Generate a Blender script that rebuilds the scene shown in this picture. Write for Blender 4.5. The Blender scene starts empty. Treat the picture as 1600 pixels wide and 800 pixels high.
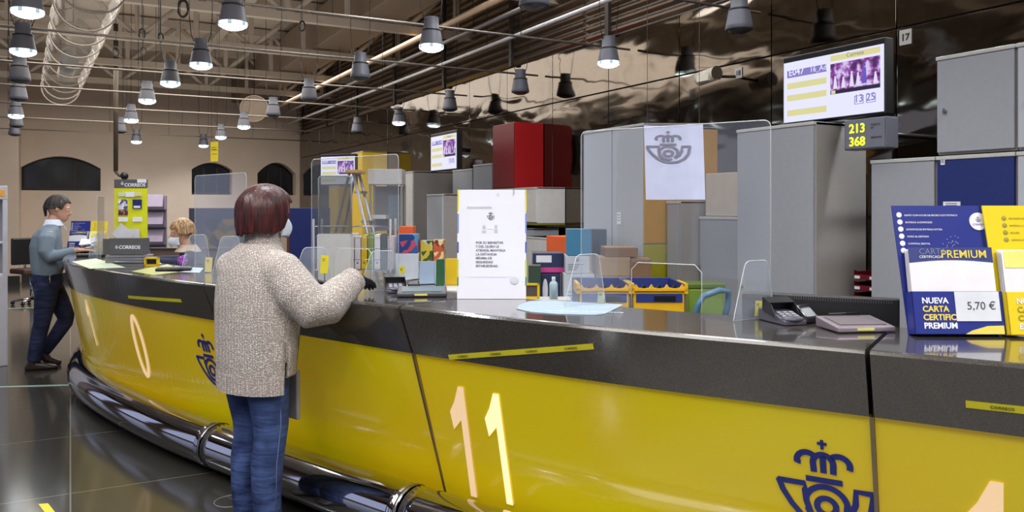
import bpy, bmesh, math, random
from mathutils import Vector, Matrix
random.seed(7)
C = bpy.context.scene.collection
SC = bpy.context.scene
PI = math.pi
# ------------------------------------------------------------ camera, world, exposure
F = 1250.0; TH = math.radians(28.9); HOR = 325.0; H = 1.5
ct, st = math.cos(TH), math.sin(TH)
cam_d = bpy.data.cameras.new('camera'); cam = bpy.data.objects.new('camera', cam_d); C.objects.link(cam)
cam.location = (0, 0, H); cam.rotation_euler = (PI/2, 0, -TH)
cam_d.sensor_width = 36; cam_d.lens = 36*F/1600; cam_d.shift_y = -(400-HOR)/1600
cam_d.clip_start = .05; cam_d.clip_end = 200
SC.camera = cam
SC.view_settings.view_transform = 'Standard'; SC.view_settings.look = 'None'
SC.view_settings.gamma = 1; SC.view_settings.use_curve_mapping = False
SC.view_settings.exposure = 0.12
WORLD_STRENGTH = 0.75
LAMP_W = 52.0
AREA_W = 84.0
w = bpy.data.worlds.new('world'); SC.world = w; w.use_nodes = True
bgn = w.node_tree.nodes['Background']; bgn.inputs[0].default_value = (.62, .68, .95, 1); bgn.inputs[1].default_value = WORLD_STRENGTH
def area(name, loc, rot, sx, sy, watts, col=(1, .945, .88)):
    l = bpy.data.lights.new(name, 'AREA'); l.shape = 'RECTANGLE'; l.size = sx; l.size_y = sy; l.energy = watts; l.color = col
    o = bpy.data.objects.new(name, l); C.objects.link(o); o.location = loc; o.rotation_euler = rot
    return o
# added area lights without fixtures, filling hall and office with downlight and uplight
area('hall_fill', (-1.5, 1.0, 4.3), (0, 0, 0), 3, 5, AREA_W*2.6)
area('hall_fill', (2.2, -1.5, 4.3), (0, 0, 0), 4, 3, AREA_W*2.6)
area('hall_fill', (1.5, 13.0, 3.75), (0, 0, 0), 5, 8, AREA_W*3.8)
area('office_fill', (3.4, 5.2, 4.0), (0, 0, 0), 1.6, 5, AREA_W*1.9, (.95, .97, 1))
area('ceiling_fill', (.8, 9.5, 3.05), (PI, 0, 0), 5, 13, AREA_W*1.0)
# picture ray -> place in the hall (measured from the photograph); only used to find real positions
def wv(X, Z, z=0.0):
    return Vector((X*ct+Z*st, -X*st+Z*ct, z))
def ray(px, py):
    return wv((px-800)/F, 1.0, -(py-HOR)/F)
def at_z(px, py, z):
    r = ray(px, py); t = (z-H)/r.z; return Vector((r.x*t, r.y*t, z))
def at_x(px, py, x):
    r = ray(px, py); t = x/r.x; return Vector((x, r.y*t, H+r.z*t))
def at_y(px, py, y):
    r = ray(px, py); t = y/r.y; return Vector((r.x*t, y, H+r.z*t))
def at_d(px, py, d):
    r = ray(px, py); return Vector((r.x*d, r.y*d, H+r.z*d))

# ------------------------------------------------------------ materials
def lin(c):
    return tuple(((v/255)/12.92 if v/255 <= .04045 else ((v/255+.055)/1.055)**2.4) for v in c)+(1,)
MATS = {}
def mat(name, col, rough=.5, metal=0, noise=.06, nscale=12, bump=0, bscale=60, emit=0, ecol=None, coat=0, spec=.5, alpha=1, trans=0):
    if name in MATS: return MATS[name]
    m = bpy.data.materials.new(name); m.use_nodes = True; nt = m.node_tree; b = nt.nodes['Principled BSDF']
    c = lin(col)
    tc = nt.nodes.new('ShaderNodeTexCoord')
    n = nt.nodes.new('ShaderNodeTexNoise'); n.inputs['Scale'].default_value = nscale; n.inputs['Detail'].default_value = 3
    nt.links.new(tc.outputs['Object'], n.inputs['Vector'])
    r = nt.nodes.new('ShaderNodeMix'); r.data_type = 'RGBA'
    r.inputs['A'].default_value = tuple(max(0, v*(1-noise*2)) for v in c[:3])+(1,)
    r.inputs['B'].default_value = tuple(min(1, v*(1+noise*2)) for v in c[:3])+(1,)
    nt.links.new(n.outputs['Fac'], r.inputs['Factor']); nt.links.new(r.outputs['Result'], b.inputs['Base Color'])
    b.inputs['Roughness'].default_value = rough; b.inputs['Metallic'].default_value = metal
    b.inputs['Specular IOR Level'].default_value = spec
    b.inputs['Coat Weight'].default_value = coat; b.inputs['Coat Roughness'].default_value = .04
    b.inputs['Transmission Weight'].default_value = trans; b.inputs['Alpha'].default_value = alpha
    if emit:
        b.inputs['Emission Color'].default_value = lin(ecol or col); b.inputs['Emission Strength'].default_value = emit
    if bump:
        n2 = nt.nodes.new('ShaderNodeTexNoise'); n2.inputs['Scale'].default_value = bscale
        nt.links.new(tc.outputs['Object'], n2.inputs['Vector'])
        bp = nt.nodes.new('ShaderNodeBump'); bp.inputs['Strength'].default_value = bump; bp.inputs['Distance'].default_value = .01
        nt.links.new(n2.outputs['Fac'], bp.inputs['Height']); nt.links.new(bp.outputs['Normal'], b.inputs['Normal'])
    MATS[name] = m; m.diffuse_color = c
    return m
def nodes(m): return m.node_tree, m.node_tree.nodes, m.node_tree.nodes['Principled BSDF']

# ------------------------------------------------------------ mesh helpers
def BM(): return bmesh.new()
def box(bm, c, s, rz=0, rx=0, ry=0, mi=0):
    R = Matrix.Translation(Vector(c)) @ Matrix.Rotation(rz, 4, 'Z') @ Matrix.Rotation(ry, 4, 'Y') @ Matrix.Rotation(rx, 4, 'X') @ Matrix.Diagonal((s[0], s[1], s[2], 1))
    r = bmesh.ops.create_cube(bm, size=1, matrix=R)
    if mi:
        for v in r['verts']:
            for f in v.link_faces: f.material_index = mi
    return bm
def lohi(bm, lo, hi, mi=0):
    lo = Vector(lo); hi = Vector(hi)
    return box(bm, (lo+hi)/2, hi-lo, mi=mi)
def tube(bm, pts, rad, n=10, cap=True, mi=0):
    pts = [Vector(p) for p in pts]
    if not hasattr(rad, '__len__'): rad = [rad]*len(pts)
    rings = []
    up = None
    for i, p in enumerate(pts):
        t = (pts[min(i+1, len(pts)-1)]-pts[max(i-1, 0)]).normalized()
        if up is None:
            up = Vector((0, 0, 1)) if abs(t.z) < .9 else Vector((1, 0, 0))
        a = (up-t*up.dot(t)).normalized(); up = a; b = t.cross(a)
        rings.append([bm.verts.new(p+(a*math.cos(2*PI*k/n)+b*math.sin(2*PI*k/n))*rad[i]) for k in range(n)])
    for r0, r1 in zip(rings, rings[1:]):
        for k in range(n):
            f = bm.faces.new((r0[k], r0[(k+1) % n], r1[(k+1) % n], r1[k])); f.smooth = True; f.material_index = mi
    if cap:
        f = bm.faces.new(rings[0][::-1]); f.material_index = mi
        f = bm.faces.new(rings[-1]); f.material_index = mi
    return bm
def lathe(bm, prof, n=24, c=(0, 0, 0), mi=0, capb=False, capt=False):
    c = Vector(c); rings = []
    for r, z in prof:
        rings.append([bm.verts.new(c+Vector((r*math.cos(2*PI*k/n), r*math.sin(2*PI*k/n), z))) for k in range(n)])
    for r0, r1 in zip(rings, rings[1:]):
        for k in range(n):
            f = bm.faces.new((r0[k], r0[(k+1) % n], r1[(k+1) % n], r1[k])); f.smooth = True; f.material_index = mi
    if capb: bm.faces.new(rings[0][::-1]).material_index = mi
    if capt: bm.faces.new(rings[-1]).material_index = mi
    return bm
def poly(bm, pts, mi=0):
    f = bm.faces.new([bm.verts.new(Vector(p)) for p in pts]); f.material_index = mi; return f
def prism(bm, pts, d, mi=0):
    """solid from polygon pts pushed along vector d"""
    d = Vector(d); pts = [Vector(p) for p in pts]
    a = [bm.verts.new(p) for p in pts]; b = [bm.verts.new(p+d) for p in pts]; n = len(a)
    fs = [bm.faces.new(a[::-1]), bm.faces.new(b)]
    for i in range(n): fs.append(bm.faces.new((a[i], a[(i+1) % n], b[(i+1) % n], b[i])))
    for f in fs: f.material_index = mi
    return bm
def ell(bm, c, r, rot=None, n=16, m=10, mi=0):
    M_ = Matrix.Translation(Vector(c)) @ (rot.to_4x4() if rot else Matrix()) @ Matrix.Diagonal((r[0], r[1], r[2], 1))
    q = bmesh.ops.create_uvsphere(bm, u_segments=n, v_segments=m, radius=1, matrix=M_)
    for v in q['verts']:
        for f in v.link_faces: f.smooth = True; f.material_index = mi
    return bm
def xf(bm, M_):
    bmesh.ops.transform(bm, matrix=M_, verts=bm.verts[:]); return bm
def obj(name, bm, ms, parent=None, bevel=0, fixn=True):
    if fixn: bmesh.ops.recalc_face_normals(bm, faces=bm.faces[:])
    me = bpy.data.meshes.new(name); bm.to_mesh(me); bm.free()
    for m in (ms if isinstance(ms, (list, tuple)) else [ms]): me.materials.append(m)
    o = bpy.data.objects.new(name, me); C.objects.link(o)
    if parent is not None: o.parent = parent
    if bevel:
        b = o.modifiers.new('bevel', 'BEVEL'); b.width = bevel; b.segments = 2; b.limit_method = 'ANGLE'; b.harden_normals = False
    return o
def tag(o, label, cat, group=None):
    o['label'] = label; o['category'] = cat
    if group: o['group'] = group
    return o
def thing(name, label, cat, loc=(0, 0, 0), rz=0, group=None):
    o = bpy.data.objects.new(name, None); C.objects.link(o); o.location = loc; o.rotation_euler = (0, 0, rz)
    o.empty_display_size = .1
    return tag(o, label, cat, group)
def struct(name, bm, m, parent=None, bevel=0):
    o = obj(name, bm, m, parent, bevel)
    if parent is None: o['kind'] = 'structure'
    return o
def dup(root, loc=None, rz=None, label=None, group=None):
    def cp(o, par):
        c = o.copy(); C.objects.link(c)
        if par is not None:
            c.parent = par
        for ch in list(o.children): cp(ch, c)
        return c
    r = cp(root, None)
    if loc is not None: r.location = loc
    if rz is not None: r.rotation_euler = (0, 0, rz)
    if label: r['label'] = label
    if group: r['group'] = group
    return r
_fd = {}
def text_bm(s, size=1.0, depth=0.002, align='LEFT', bold=0.0):
    """flat lettering in local XY, extruded by depth, as a bmesh"""
    cu = bpy.data.curves.new('lettering', 'FONT'); cu.body = s; cu.size = size; cu.extrude = depth/2; cu.align_x = align
    cu.offset = bold; cu.resolution_u = 3
    o = bpy.data.objects.new('lettering', cu)
    C.objects.link(o); dg = bpy.context.evaluated_depsgraph_get(); dg.update()
    me = bpy.data.meshes.new_from_object(o.evaluated_get(dg))
    bm = bmesh.new(); bm.from_mesh(me)
    bpy.data.objects.remove(o); bpy.data.curves.remove(cu); bpy.data.meshes.remove(me)
    return bm
def text_on(name, s, origin, xdir, up, size, m, parent=None, depth=.002, align='LEFT', bold=0.0):
    """lettering lying on a plane; origin, xdir and up in the parent's own frame"""
    bm = text_bm(s, size, depth, align, bold)
    x = Vector(xdir).normalized(); u = Vector(up).normalized(); nrm = x.cross(u)
    R = Matrix((x, u, nrm)).transposed().to_4x4(); R.translation = Vector(origin)+nrm*depth*.5
    xf(bm, R)
    return obj(name, bm, m, parent, fixn=False)
def bake(o, mods):
    """apply modifiers by evaluation"""
    for t, kw in mods:
        md = o.modifiers.new(t, t)
        for k, v in kw.items(): setattr(md, k, v)
    dg = bpy.context.evaluated_depsgraph_get(); dg.update()
    me = bpy.data.meshes.new_from_object(o.evaluated_get(dg)); old = o.data
    o.modifiers.clear(); o.data = me
    bpy.data.meshes.remove(old)
    for p in me.polygons: p.use_smooth = True
    return o
def ribbon(bm, pts, wdt, M_, th=.002, mi=0, taper=None):
    """stroke of a given width through 2-D points, raised by th; M_(u,v,h) -> place"""
    n = len(pts); L = []; R = []
    for i, p in enumerate(pts):
        a = Vector(pts[max(i-1, 0)]); b = Vector(pts[min(i+1, n-1)]); t = (b-a).normalized(); q = Vector((-t.y, t.x))
        w_ = wdt*(taper[i] if taper else 1)/2
        L.append(Vector(p)+q*w_); R.append(Vector(p)-q*w_)
    vs = [[bm.verts.new(M_(q.x, q.y, h)) for q in (L[i], R[i]) for h in (0, th)] for i in range(n)]
    for a, b in zip(vs, vs[1:]):
        for i, j in ((1, 3), (3, 2), (2, 0), (0, 1)):
            f = bm.faces.new((a[i], a[j], b[j], b[i])); f.material_index = mi
    bm.faces.new((vs[0][0], vs[0][1], vs[0][3], vs[0][2])).material_index = mi
    bm.faces.new((vs[-1][0], vs[-1][2], vs[-1][3], vs[-1][1])).material_index = mi
def arc2(cx, cy, r, a0, a1, n=14, ry=None):
    ry = ry or r
    return [(cx+r*math.cos(math.radians(a0+(a1-a0)*i/n)), cy+ry*math.sin(math.radians(a0+(a1-a0)*i/n))) for i in range(n+1)]
def emblem(bm, M_, th=.002, mi=0):
    """crowned post horn, about 2 wide and 2.4 high, centred"""
    w_ = .135
    R_ = lambda p, **k: ribbon(bm, p, w_, M_, th, mi, **k)
    # cross and crown
    ribbon(bm, [(0, 1.02), (0, 1.24)], .07, M_, th, mi); ribbon(bm, [(-.1, 1.15), (.1, 1.15)], .07, M_, th, mi)
    R_(arc2(-.33, .70, .2, 180, 15)[:1]+[(-.53, .55)][:0]+arc2(-.33, .68, .22, 200, 40))
    R_([(-.2, .45)]+arc2(0, .68, .21, 180, 0)+[(.2, .45)])
    R_(arc2(.33, .68, .22, 140, -20)); R_([(0, .45), (0, .86)])
    R_([(-.38, .27), (.38, .27)])
    # bell on the left
    R_([(-1.0, .13), (-.42, .13), (-.42, -.02)]+[(-.40, -.3), (-.33, -.55), (-.22, -.73)])
    R_([(-.98, .16), (-.9, -.1), (-.72, -.42), (-.45, -.75), (-.15, -.95), (.15, -1.0), (.45, -.95), (.72, -.75), (.9, -.45), (.98, .0), (.98, .16)])
    # coil
    R_(arc2(.02, -.32, .44, 165, 10)+[(.42, -.5), (.3, -.66)])
    R_(arc2(.02, -.36, .2, 0, 360, 22))
    R_([(.3, -.66), (.5, -.5), (.62, -.2), (.64, .13), (.98, .13)])
    R_(arc2(.04, -.34, .44, 195, 290))
def children_shift(bm, loc):
    return xf(bm, Matrix.Translation(-Vector(loc)))
# ------------------------------------------------------------ shared materials
cream = mat('cream_plaster', (208, 190, 172), .85, noise=.04, nscale=3, bump=.05)
ceil_m = mat('ceiling_paint', (188, 172, 155), .9, noise=.08, nscale=2)
steel_paint = mat('truss_paint', (190, 178, 162), .55)
white_metal = mat('white_painted_metal', (200, 198, 198), .45, noise=.02)
grey_cab = mat('grey_locker_paint', (152, 155, 162), .45, noise=.03, nscale=30, bump=.03, bscale=200)
grey_side = mat('grey_locker_side', (150, 146, 142), .5, noise=.03, nscale=30)
dark_m = mat('black_plastic', (22, 22, 24), .35)
rubber = mat('black_rubber', (14, 14, 15), .6)
steel = mat('brushed_steel', (165, 165, 168), .25, metal=1)
lampgrey = mat('lamp_housing_grey', (98, 100, 110), .45)
paper = mat('white_paper', (225, 226, 235), .7, noise=.01)
yellow_m = mat('yellow_enamel', (222, 186, 30), .4, noise=.02)
navy_m = mat('navy_enamel', (26, 42, 105), .4)
night = mat('dark_window_glass', (14, 15, 20), .12, spec=.6)
# floor : polished dark granite tiles
fl = mat('polished_granite', (58, 57, 52), .13, noise=.3, nscale=160, spec=.75)
nt, nd, b = nodes(fl)
tc = nd.new('ShaderNodeTexCoord'); br = nd.new('ShaderNodeTexBrick'); br.offset = 0
br.inputs['Scale'].default_value = 1; br.inputs['Brick Width'].default_value = 1.2; br.inputs['Row Height'].default_value = 1.2
br.inputs['Mortar Size'].default_value = .004; br.inputs['Mortar Smooth'].default_value = 0
nt.links.new(tc.outputs['Object'], br.inputs['Vector'])
mx = nd.new('ShaderNodeMix'); mx.data_type = 'RGBA'
old = b.inputs['Base Color'].links[0].from_socket
nt.links.new(old, mx.inputs['A']); mx.inputs['B'].default_value = lin((120, 118, 105)); nt.links.new(br.outputs['Fac'], mx.inputs['Factor'])
nt.links.new(mx.outputs['Result'], b.inputs['Base Color'])
# mirror cladding
clad = mat('polished_steel_sheet', (108, 99, 89), .07, metal=1, noise=.03)
nt, nd, b = nodes(clad)
tc = nd.new('ShaderNodeTexCoord'); mp = nd.new('ShaderNodeMapping'); mp.inputs['Scale'].default_value = (1, 1.1, 2.6)
n1 = nd.new('ShaderNodeTexNoise'); n1.inputs['Scale'].default_value = 1.1; n1.inputs['Detail'].default_value = 1.5; n1.inputs['Distortion'].default_value = .6
nt.links.new(tc.outputs['Object'], mp.inputs['Vector']); nt.links.new(mp.outputs['Vector'], n1.inputs['Vector'])
bp = nd.new('ShaderNodeBump'); bp.inputs['Strength'].default_value = .22; bp.inputs['Distance'].default_value = .05
nt.links.new(n1.outputs['Fac'], bp.inputs['Height']); nt.links.new(bp.outputs['Normal'], b.inputs['Normal'])
slat_m = mat('louvre_metal', (170, 148, 126), .3, metal=.85)
# ------------------------------------------------------------ room shell
XL, XR, Y0, Y1, ZC = -7.0, 4.80, -5.0, 19.0, 4.6
struct('floor', lohi(BM(), (XL, Y0, -.1), (XR+.2, Y1+.2, 0)), fl)
struct('ceiling', lohi(BM(), (XL, Y0, ZC), (XR+.2, Y1+.2, ZC+.1)), ceil_m)
# end wall with arched windows
def arch_wall(y, x0, x1, z1, wins, th=.45):
    """wall in the xz plane with arched niches; wins = (xa, xb, sill, spring, top)"""
    bm = BM()
    xs = [x0]+[v for w_ in wins for v in (w_[0], w_[1])]+[x1]
    for i in range(0, len(xs), 2): lohi(bm, (xs[i], y, 0), (xs[i+1], y+th, z1))
    for xa, xb, zs, zp, zt in wins:
        lohi(bm, (xa, y, 0), (xb, y+th, zs))
        pts = [(xa, y, z1), (xa, y, zp)]
        n = 14; cx = (xa+xb)/2
        for i in range(1, n):
            q = -1+2*i/n; pts.append((cx+(xb-xa)/2*q, y, zp+(zt-zp)*(1-q*q)))
        pts += [(xb, y, zp), (xb, y, z1)]
        # split in quads for clean faces
        top = [(p[0], y, z1) for p in pts[1:-1]]; low = pts[1:-1]
        for i in range(len(low)-1):
            prism(bm, [low[i], low[i+1], top[i+1], top[i]], (0, th, 0))
    return bm
WN = [(-.88, .56, 1.86, 2.33, 2.57), (2.36, 3.22, 1.80, 2.36, 2.52), (3.78, 4.66, 1.80, 2.30, 2.56)]
struct('wall_end', arch_wall(Y1, XL, XR, ZC, WN), cream)
for i, w_ in enumerate(WN):
    f = struct('window_%d' % (i+1), lohi(BM(), (w_[0]-.02, Y1+.30, w_[2]-.02), (w_[1]+.02, Y1+.34, w_[4]+.03)), night)
    fr = BM()
    lohi(fr, (w_[0], Y1+.26, w_[2]), (w_[1], Y1+.30, w_[2]+.05))
    for k in (1, 2): lohi(fr, (w_[0]+(w_[1]-w_[0])*k/3-.02, Y1+.27, w_[2]), (w_[0]+(w_[1]-w_[0])*k/3+.02, Y1+.30, w_[4]-.1))
    obj('window_frame', fr, mat('dark_window_frame', (26, 25, 28), .5), f)
struct('baseboard_end', lohi(BM(), (-.86, Y1-.03, 0), (XR, Y1, .16)), mat('dark_skirting', (35, 32, 30), .4))
pl = BM(); lohi(pl, (-1.55, 18.3, 0), (-.88, Y1, ZC)); struct('trim_1', pl, cream)
bs = BM(); lohi(bs, (-1.57, 18.27, 0), (-.86, 18.3, .18)); struct('baseboard_pier', bs, mat('dark_skirting', (35, 32, 30), .4))
# left wall with tall openings to the street, back wall
bm = BM(); lohi(bm, (XL-.3, Y0, 0), (XL, Y1, .4)); lohi(bm, (XL-.3, Y0, 3.4), (XL, Y1, ZC))
y = Y0
while y < Y1:
    lohi(bm, (XL-.3, y, .4), (XL, min(y+1.1, Y1), 3.4)); y += 3.4
struct('wall_left', bm, mat('reflection_brown_paint', (112, 92, 76), .8))  # brown put on the unseen wall to darken its image in the steel
bm = BM(); lohi(bm, (XL, Y0-.2, 0), (-4.5, Y0, ZC)); lohi(bm, (-1.5, Y0-.2, 0), (1, Y0, ZC)); lohi(bm, (3.6, Y0-.2, 0), (XR, Y0, ZC)); lohi(bm, (XL, Y0-.2, 3.4), (XR, Y0, ZC))
struct('wall_back', bm, cream)
# right wall : backing plus polished sheet panels and louvres above
struct('wall_right', lohi(BM(), (XR, Y0, 0), (XR+.2, Y1, ZC)), mat('grey_wall', (120, 110, 100), .8))
ys = [Y1-.02]
yy = 17.6
ys = []
yy = 3.38-1.05*8
while yy < 18.9: ys.append(yy); yy += 1.05+(.02 if yy > 3 else 0)
ys.append(18.99)
for rk, (za, zb) in enumerate(((.9, 2.672), (2.684, 3.22))):
    for i in range(len(ys)-1):
        p = struct('trim_%d' % (rk*40+i+2), lohi(BM(), (XR-.05, ys[i]+.004, za), (XR-.03, ys[i+1]-.004, zb)), clad, bevel=.002)
bm = BM(); lohi(bm, (XR-.05, Y0, 0), (XR-.03, 18.99, .9)); struct('baseboard_right', bm, mat('grey_skirting_panel', (92, 88, 84), .5))
# louvre bank : long horizontal slats on the wall over the sheets
bm = BM()
n = 15
for k in range(n):
    z = 3.26+k*.09
    box(bm, (XR-.06, 7+6.0, z), (.05, 12, .03), ry=.5)
    box(bm, (XR-.06, 2.0-0.5, z), (.05, 10.9, .03), ry=.5)
struct('trim_100', bm, slat_m)
bm = BM()
for k in range(12): lohi(bm, (XR-.12, -3.5+k*2.0, 3.22), (XR-.08, -3.44+k*2.0, ZC))
struct('trim_101', bm, mat('louvre_post', (50, 44, 38), .5))
# roof trusses
def truss(y):
    bm = BM(); zt, zb = 4.5, 3.82
    lohi(bm, (XL, y-.06, zt-.05), (XR, y+.06, zt+.07)); lohi(bm, (XL, y-.05, zb-.05), (XR, y+.05, zb+.05))
    x = XL+.3; s = 0
    while x < XR-.6:
        a = Vector((x, y, zb if s == 0 else zt)); bb = Vector((x+.75, y, zt if s == 0 else zb)); tube(bm, [a, bb], .035, 6)
        x += .75; s = 1-s
        lohi(bm, (x-.03, y-.03, zb), (x+.03, y+.03, zt))
    return bm
for i, y in enumerate((5.4, 7.6, 9.8, 12.0, 14.2, 16.4)):
    struct('trim_%d' % (110+i), truss(y), steel_paint)
bm = BM()
for x in (-5, -2.5, 0, 2.2): lohi(bm, (x-.07, Y0, 4.38), (x+.07, Y1, 4.6))
struct('trim_120', bm, steel_paint)
# box beam along the counter side of the office
struct('trim_121', lohi(BM(), (3.2, Y0, 3.9), (3.75, Y1, 4.45)), mat('brown_beam_paint', (132, 112, 94), .7), bevel=.01)
# floor inlay strips
bm = BM()
for yy_, xa, xb in ((0, 0, 0),):
    pass
a = at_z(-40, 606, 0); c_ = at_z(137, 601, 0); dv = (c_-a).normalized(); q = Vector((-dv.y, dv.x, 0))*.022
o1 = BM(); prism(o1, [a-q, c_-q, c_+q, a+q], (0, 0, .003)); struct('trim_122', o1, mat('pale_inlay', (150, 178, 170), .3))
a = at_z(-40, 484, 0); c_ = at_z(108, 479, 0); dv = (c_-a).normalized(); q = Vector((-dv.y, dv.x, 0))*.03
o1 = BM(); prism(o1, [a-q, c_-q, c_+q, a+q], (0, 0, .003)); struct('trim_123', o1, mat('pale_inlay', (150, 178, 170), .3))
# ------------------------------------------------------------ the curved counter
CT = 1.08
ctrl = [(-4.36, 8.25), (-4.06, 7.30), (-3.46, 6.18), (-2.62, 5.25), (-1.726, 4.45), (-.495, 3.438), (.35, 2.80), (1.05, 2.365), (1.75, 1.90), (2.6, 1.38)]
cp = [wv(x, z) for x, z in ctrl]
def crom(p, n=24):
    out = []
    P = [p[0]*2-p[1]]+p+[p[-1]*2-p[-2]]
    for i in range(1, len(P)-2):
        for k in range(n):
            t = k/n; a, b_, c, d = P[i-1], P[i], P[i+1], P[i+2]
            out.append(.5*((2*b_)+(c-a)*t+(2*a-5*b_+4*c-d)*t*t+(-a+3*b_-3*c+d)*t*t*t))
    out.append(P[-2]); return out
curve = crom(cp)
for _ in range(60):   # fair the line
    curve = [curve[0]]+[(curve[i-1]+curve[i]*2+curve[i+1])/4 for i in range(1, len(curve)-1)]+[curve[-1]]
cum = [0]
for a, b_ in zip(curve, curve[1:]): cum.append(cum[-1]+(b_-a).length)
LEN = cum[-1]
def cpt(s):
    s = max(0, min(LEN, s)); import bisect
    i = min(len(cum)-2, max(0, bisect.bisect_right(cum, s)-1))
    t = (s-cum[i])/(cum[i+1]-cum[i]); return curve[i].lerp(curve[i+1], t)
def cnrm(s):
    """unit normal pointing away from the staff side"""
    d = (cpt(s+.04)-cpt(s-.04)).normalized(); n_ = Vector((d.y, -d.x, 0))
    return n_ if n_.dot(wv(-.637, -.77)) > 0 else -n_
def front(s, z, off=0.0):
    """point of the front skin at height z; off = outward"""
    if z >= .865: r = .08*(CT-z)/(CT-.865)
    else: r = .08+.20*(.865-z)/(.865-.195)
    if z < .8635: r += .012
    r *= .30+.70*min(1, s/4.6)
    p = cpt(s)-cnrm(s)*(r-off); p.z = z; return p
def proj(p):
    X = p.x*ct-p.y*st; Z = p.x*st+p.y*ct
    return 800+F*X/Z, HOR+F*(H-p.z)/Z
def find_s(px, py, z=CT):
    return min((k*LEN/2000 for k in range(2001)), key=lambda s: (proj(front(s, z))[0]-px)**2)
def find_sz(px, py):
    c0 = min((((proj(front(LEN*i/160, .2+.88*j/40))[0]-px)**2+(proj(front(LEN*i/160, .2+.88*j/40))[1]-py)**2, LEN*i/160, .2+.88*j/40) for i in range(161) for j in range(41)))
    best = c0; s0, s1, z0, z1 = c0[1]-.12, c0[1]+.12, c0[2]-.06, c0[2]+.06
    for it in range(4):
        best = min(((proj(front(s0+(s1-s0)*i/24, z0+(z1-z0)*j/24))[0]-px)**2+(proj(front(s0+(s1-s0)*i/24, z0+(z1-z0)*j/24))[1]-py)**2, s0+(s1-s0)*i/24, z0+(z1-z0)*j/24) for i in range(25) for j in range(25))
        ds = (s1-s0)/8; dz = (z1-z0)/8
        s0, s1, z0, z1 = max(0, best[1]-ds), min(LEN, best[1]+ds), max(.1, best[2]-dz), min(CT, best[2]+dz)
    return best[1], best[2]
sC, sA, sB = find_s(317, 443), find_s(623, 478), find_s(1355, 548)
# stone top and fascia
stone = mat('polished_stone', (64, 60, 57), .12, noise=.45, nscale=220, spec=.9, coat=.6)
nt, nd, b = nodes(stone)
n1 = nd.new('ShaderNodeTexNoise'); n1.inputs['Scale'].default_value = 3; tc = nd.new('ShaderNodeTexCoord')
mp = nd.new('ShaderNodeMapping'); mp.inputs['Scale'].default_value = (1, 7, 7); mp.inputs['Rotation'].default_value = (0, 0, .9)
nt.links.new(tc.outputs['Object'], mp.inputs['Vector']); nt.links.new(mp.outputs['Vector'], n1.inputs['Vector'])
rr = nd.new('ShaderNodeMapRange'); rr.inputs['To Min'].default_value = .09; rr.inputs['To Max'].default_value = .2
nt.links.new(n1.outputs['Fac'], rr.inputs['Value']); nt.links.new(rr.outputs['Result'], b.inputs['Roughness'])
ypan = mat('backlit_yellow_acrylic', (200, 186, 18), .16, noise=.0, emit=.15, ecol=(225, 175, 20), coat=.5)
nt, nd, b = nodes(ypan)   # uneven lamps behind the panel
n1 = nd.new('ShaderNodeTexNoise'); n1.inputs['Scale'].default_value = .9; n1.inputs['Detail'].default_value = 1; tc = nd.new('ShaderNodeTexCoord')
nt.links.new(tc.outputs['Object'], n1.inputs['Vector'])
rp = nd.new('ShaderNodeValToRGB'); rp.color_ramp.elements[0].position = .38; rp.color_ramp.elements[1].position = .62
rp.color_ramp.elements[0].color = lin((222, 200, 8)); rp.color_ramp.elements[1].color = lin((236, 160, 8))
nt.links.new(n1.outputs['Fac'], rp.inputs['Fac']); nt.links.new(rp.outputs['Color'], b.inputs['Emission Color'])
glow_no = mat('backlit_number_white', (170, 140, 112), .3, emit=.6, ecol=(255, 220, 172))
glow_no2 = mat('backlit_number_bright', (180, 160, 120), .3, emit=1.0, ecol=(255, 228, 170))
chrome = mat('chrome', (190, 190, 198), .06, metal=1, noise=.01)
emb_blue = mat('emblem_blue', (30, 42, 120), .4)
joint_m = mat('joint_metal', (150, 135, 110), .3, metal=.8)
tapem = mat('yellow_floor_tape', (215, 205, 40), .45, noise=.03)
DEP = .55
def rrec(u): return .10+.10*max(0, 1-u/(sC*.9))
def grid_skin(bm, fn, us, vs, mi=0, smooth=True):
    V = [[bm.verts.new(fn(u, v)) for v in vs] for u in us]
    for i in range(len(us)-1):
        for j in range(len(vs)-1):
            f = bm.faces.new((V[i][j], V[i+1][j], V[i+1][j+1], V[i][j+1])); f.smooth = smooth; f.material_index = mi
    return V
def closed_sweep(bm, sec, us, mi=0):
    """sec(u) -> ring of points ; swept and capped"""
    R = [[bm.verts.new(p) for p in sec(u)] for u in us]; n = len(R[0])
    for a, b_ in zip(R, R[1:]):
        for k in range(n):
            f = bm.faces.new((a[k], a[(k+1) % n], b_[(k+1) % n], b_[k])); f.material_index = mi
    bm.faces.new(R[0][::-1]).material_index = mi; bm.faces.new(R[-1]).material_index = mi
def lin_space(a, b_, st_=.06):
    n = max(2, int(abs(b_-a)/st_)); return [a+(b_-a)*i/n for i in range(n+1)]
unit_lbl = ['long curved counter section with the glowing number 10, at the far end by the man',
            'counter section right in front of the woman in the pale knitted sweater',
            'counter section with the glowing number 11 and a blue crowned horn emblem',
            'nearest counter section at the right edge under the leaflet holders']
segs = [(0.0, sC), (sC, sA), (sA, sB), (sB, LEN)]
UNITS = []
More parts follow.
